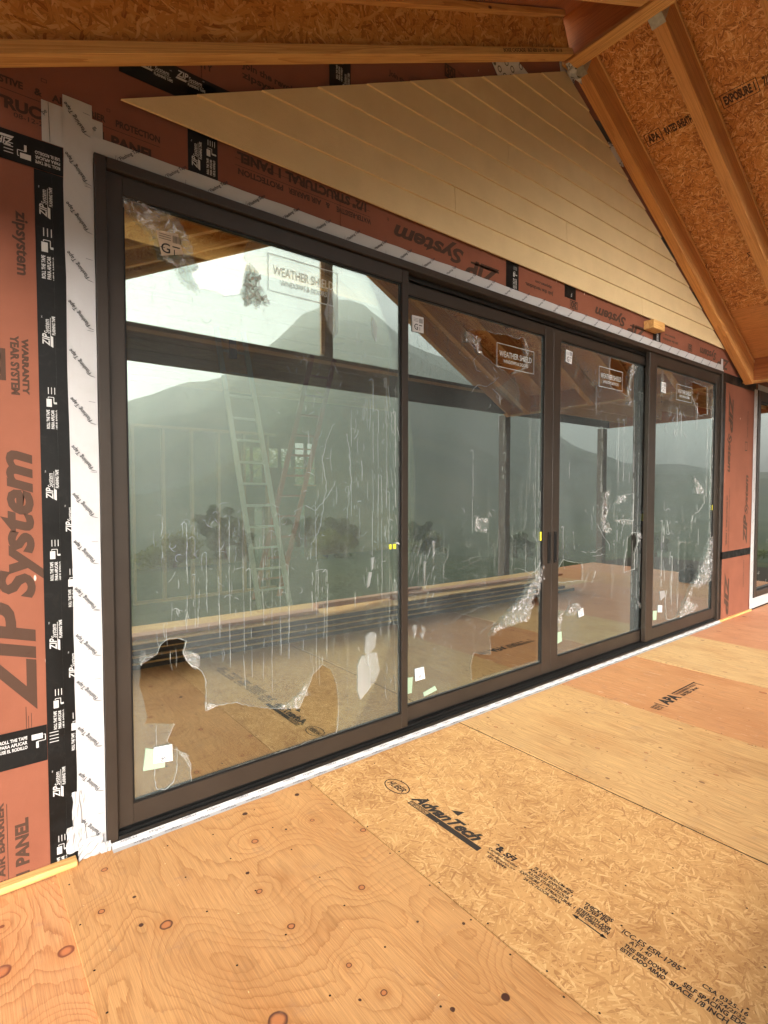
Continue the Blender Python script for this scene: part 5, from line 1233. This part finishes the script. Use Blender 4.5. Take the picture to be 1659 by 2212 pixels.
# tool bag on the deck
bag = thing('tool_bag', 'black fabric tool bag standing open on the deck at the far right', 'tool bag', (10.1, -1.45, 0))
def soft(name, sx, sy, sz, m, loc, seed, p):
    bm = bmesh.new(); bmesh.ops.create_cube(bm, size=1); bmesh.ops.subdivide_edges(bm, edges=bm.edges[:], cuts=5, use_grid_fill=True)
    for v in bm.verts:
        q = v.co.copy(); r = q.normalized()*.62; q = q*.6+r*.4; n_ = mnoise.noise(q*4+Vector((seed, 0, 0)))*.06
        v.co = Vector((q.x*(1+n_)*sx, q.y*(1+n_)*sy, (q.z+.5)*sz*(1+n_*.6)))+Vector(loc)
    me = bpy.data.meshes.new(name); bm.to_mesh(me); bm.free(); me.materials.append(m)
    for f in me.polygons: f.use_smooth = True
    o = bpy.data.objects.new(name, me); link(o); return put(o, p)
soft('bag_body', .36, .22, .22, M['black_cloth'], (10.1, -1.45, .003), 1, bag); soft('bag_pocket', .22, .09, .14, M['black_cloth'], (10.08, -1.32, .004), 2, bag); soft('bag_pouch', .16, .18, .17, M['black_cloth'], (10.33, -1.47, .003), 3, bag)
MB().tube([(9.98, -1.45, .2), (9.99, -1.44, .29), (10.1, -1.44, .32), (10.2, -1.44, .29), (10.22, -1.45, .2)], .012, 8).build('handle', M['black_cloth'], bag, smooth=True)
MB().tube([(10.38, -1.42, .10), (10.5, -1.36, .05), (10.62, -1.38, .014), (10.72, -1.33, .014)], .010, 8).build('strap', M['black_cloth'], bag, smooth=True)

# ------------------------------------------------------------------ unfinished rooms behind the glass
MI = M['wood_int']
it = thing('interior_ceiling', 'dark joists and boards of the unfinished ceiling behind the glass', 'ceiling', (6, 4, 3.9))
for k in range(14): box('joist', (-1, .45+.61*k, 3.70), (14.5, .49+.61*k, 3.93), M['lum_x'], it)
for k in range(4): box('ceiling_board', (-1.0+3.9*k, 1.95, 3.932), (2.895+3.9*k, 9.1, 3.95), M['ply_roof'], it)  # front slot left open, out of view, so daylight falls on the ladder
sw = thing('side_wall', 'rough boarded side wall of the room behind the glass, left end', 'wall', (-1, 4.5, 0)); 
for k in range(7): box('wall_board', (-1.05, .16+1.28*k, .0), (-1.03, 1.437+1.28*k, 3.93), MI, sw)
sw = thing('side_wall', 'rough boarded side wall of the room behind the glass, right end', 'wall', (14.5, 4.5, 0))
for k in range(3): box('wall_board', (14.5, .16+1.28*k, .0), (14.52, 1.437+1.28*k, 3.93), MI, sw)  # rear boards left out so that daylight reaches the interior
def studwall(label_, x0, x1, y, z1, sp, m, skip=()):
    t = thing('stud_wall', label_, 'stud wall', ((x0+x1)/2, y, 0)); x = x0
    box('bottom_plate', (x0, y-.045, .001), (x1, y+.045, .039), m, t); box('top_plate', (x0, y-.045, z1-.04), (x1, y+.045, z1), m, t)
    i = 0
    while x < x1-.03:
        if i not in skip: box('stud', (x, y-.045, .0392), (x+.038, y+.045, z1-.0402), m, t)
        x += sp; i += 1
    return t
studwall('open stud wall seen faintly through the left door panel', 1.9, 4.1, 5.5, 2.55, .41, M['stud'])
studwall('tall open stud wall close behind the second door panel', 4.60, 5.75, 1.6, 3.69, .37, M['stud'])
studwall('open stud wall in the middle of the dark interior', 7.4, 12.6, 5.8, 2.9, .41, M['stud'])
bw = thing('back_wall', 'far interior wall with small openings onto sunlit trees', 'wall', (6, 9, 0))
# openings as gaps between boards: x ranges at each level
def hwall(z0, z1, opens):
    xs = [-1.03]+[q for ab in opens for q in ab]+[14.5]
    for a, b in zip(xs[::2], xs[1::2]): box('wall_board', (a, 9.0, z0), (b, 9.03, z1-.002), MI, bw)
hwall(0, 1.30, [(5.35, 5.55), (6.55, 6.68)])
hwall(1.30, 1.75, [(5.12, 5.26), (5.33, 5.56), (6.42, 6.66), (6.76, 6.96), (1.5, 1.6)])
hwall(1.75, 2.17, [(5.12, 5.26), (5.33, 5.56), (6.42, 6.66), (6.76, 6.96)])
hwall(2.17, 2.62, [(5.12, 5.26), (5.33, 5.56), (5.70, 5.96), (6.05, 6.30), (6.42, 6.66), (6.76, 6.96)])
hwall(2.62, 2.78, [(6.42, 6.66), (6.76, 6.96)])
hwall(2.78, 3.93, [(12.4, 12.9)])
for za in (2.16, 2.62, 1.74): box('mullion', (6.38, 8.985, za), (7.0, 9.02, za+.035), M['stud'], bw)
# window above: pale slot beside the tall studs
# ladders leaning inside
def ladder(lab, b0, b1, t0, t1, y0, y1, nr, m, rail=.075, extra=None):
    t = thing('leaning_ladder', lab, 'ladder', ((b0+b1)/2, y0, 0)); A0 = Vector((b0, y0, .004)); B0 = Vector((b1, y0, .004)); A1 = Vector((t0, y1, extra or 3.68)); B1 = Vector((t1, y1, extra or 3.68))
    for a, b in ((A0, A1), (B0, B1)): MB().bar(a, b, rail, .03).build('rail', m, t, .002)
    for k in range(nr):
        f = (k+1)/(nr+1); MB().tube([A0.lerp(A1, f), B0.lerp(B1, f)], .017, 8).build('rung', m, t)
    for a in (A0, B0): MB().box((a.x-.05, a.y-.04, .001), (a.x+.05, a.y+.04, .03)).build('foot', M['gasket'], t)
    return t
l1 = ladder('tall aluminium ladder leaning inside the room behind the left door panel', 3.117, 3.57, 2.60, 2.96, 4.0, 4.1, 12, M['alu'], .065)
MB().tube([(2.78, 4.02, 3.55), (2.79, 4.02, 3.30)], .05, 8).build('blue_hook', M['blue'], l1)
l2 = ladder('orange fibreglass ladder crossing behind the tall aluminium ladder', 3.35, 3.75, 4.30, 4.70, 4.7, 4.6, 11, M['fibre'])

# ------------------------------------------------------------------ air
hz = MB().box((-760, -760, -12), (760, 760, 232)).build('haze', None)
N = NT('haze_air'); pv = N.n('VolumePrincipled'); pv.inputs['Color'].default_value = (.98, .98, .97, 1); pv.inputs['Density'].default_value = HAZE; pv.inputs['Anisotropy'].default_value = .2
N.t.links.new(pv.outputs[0], N.out.inputs['Volume']); hz.data.materials.append(N.m); hz['kind'] = 'stuff'
for o in list(sc.objects):
    for k in ('_loc',):
        if k in o: del o[k]
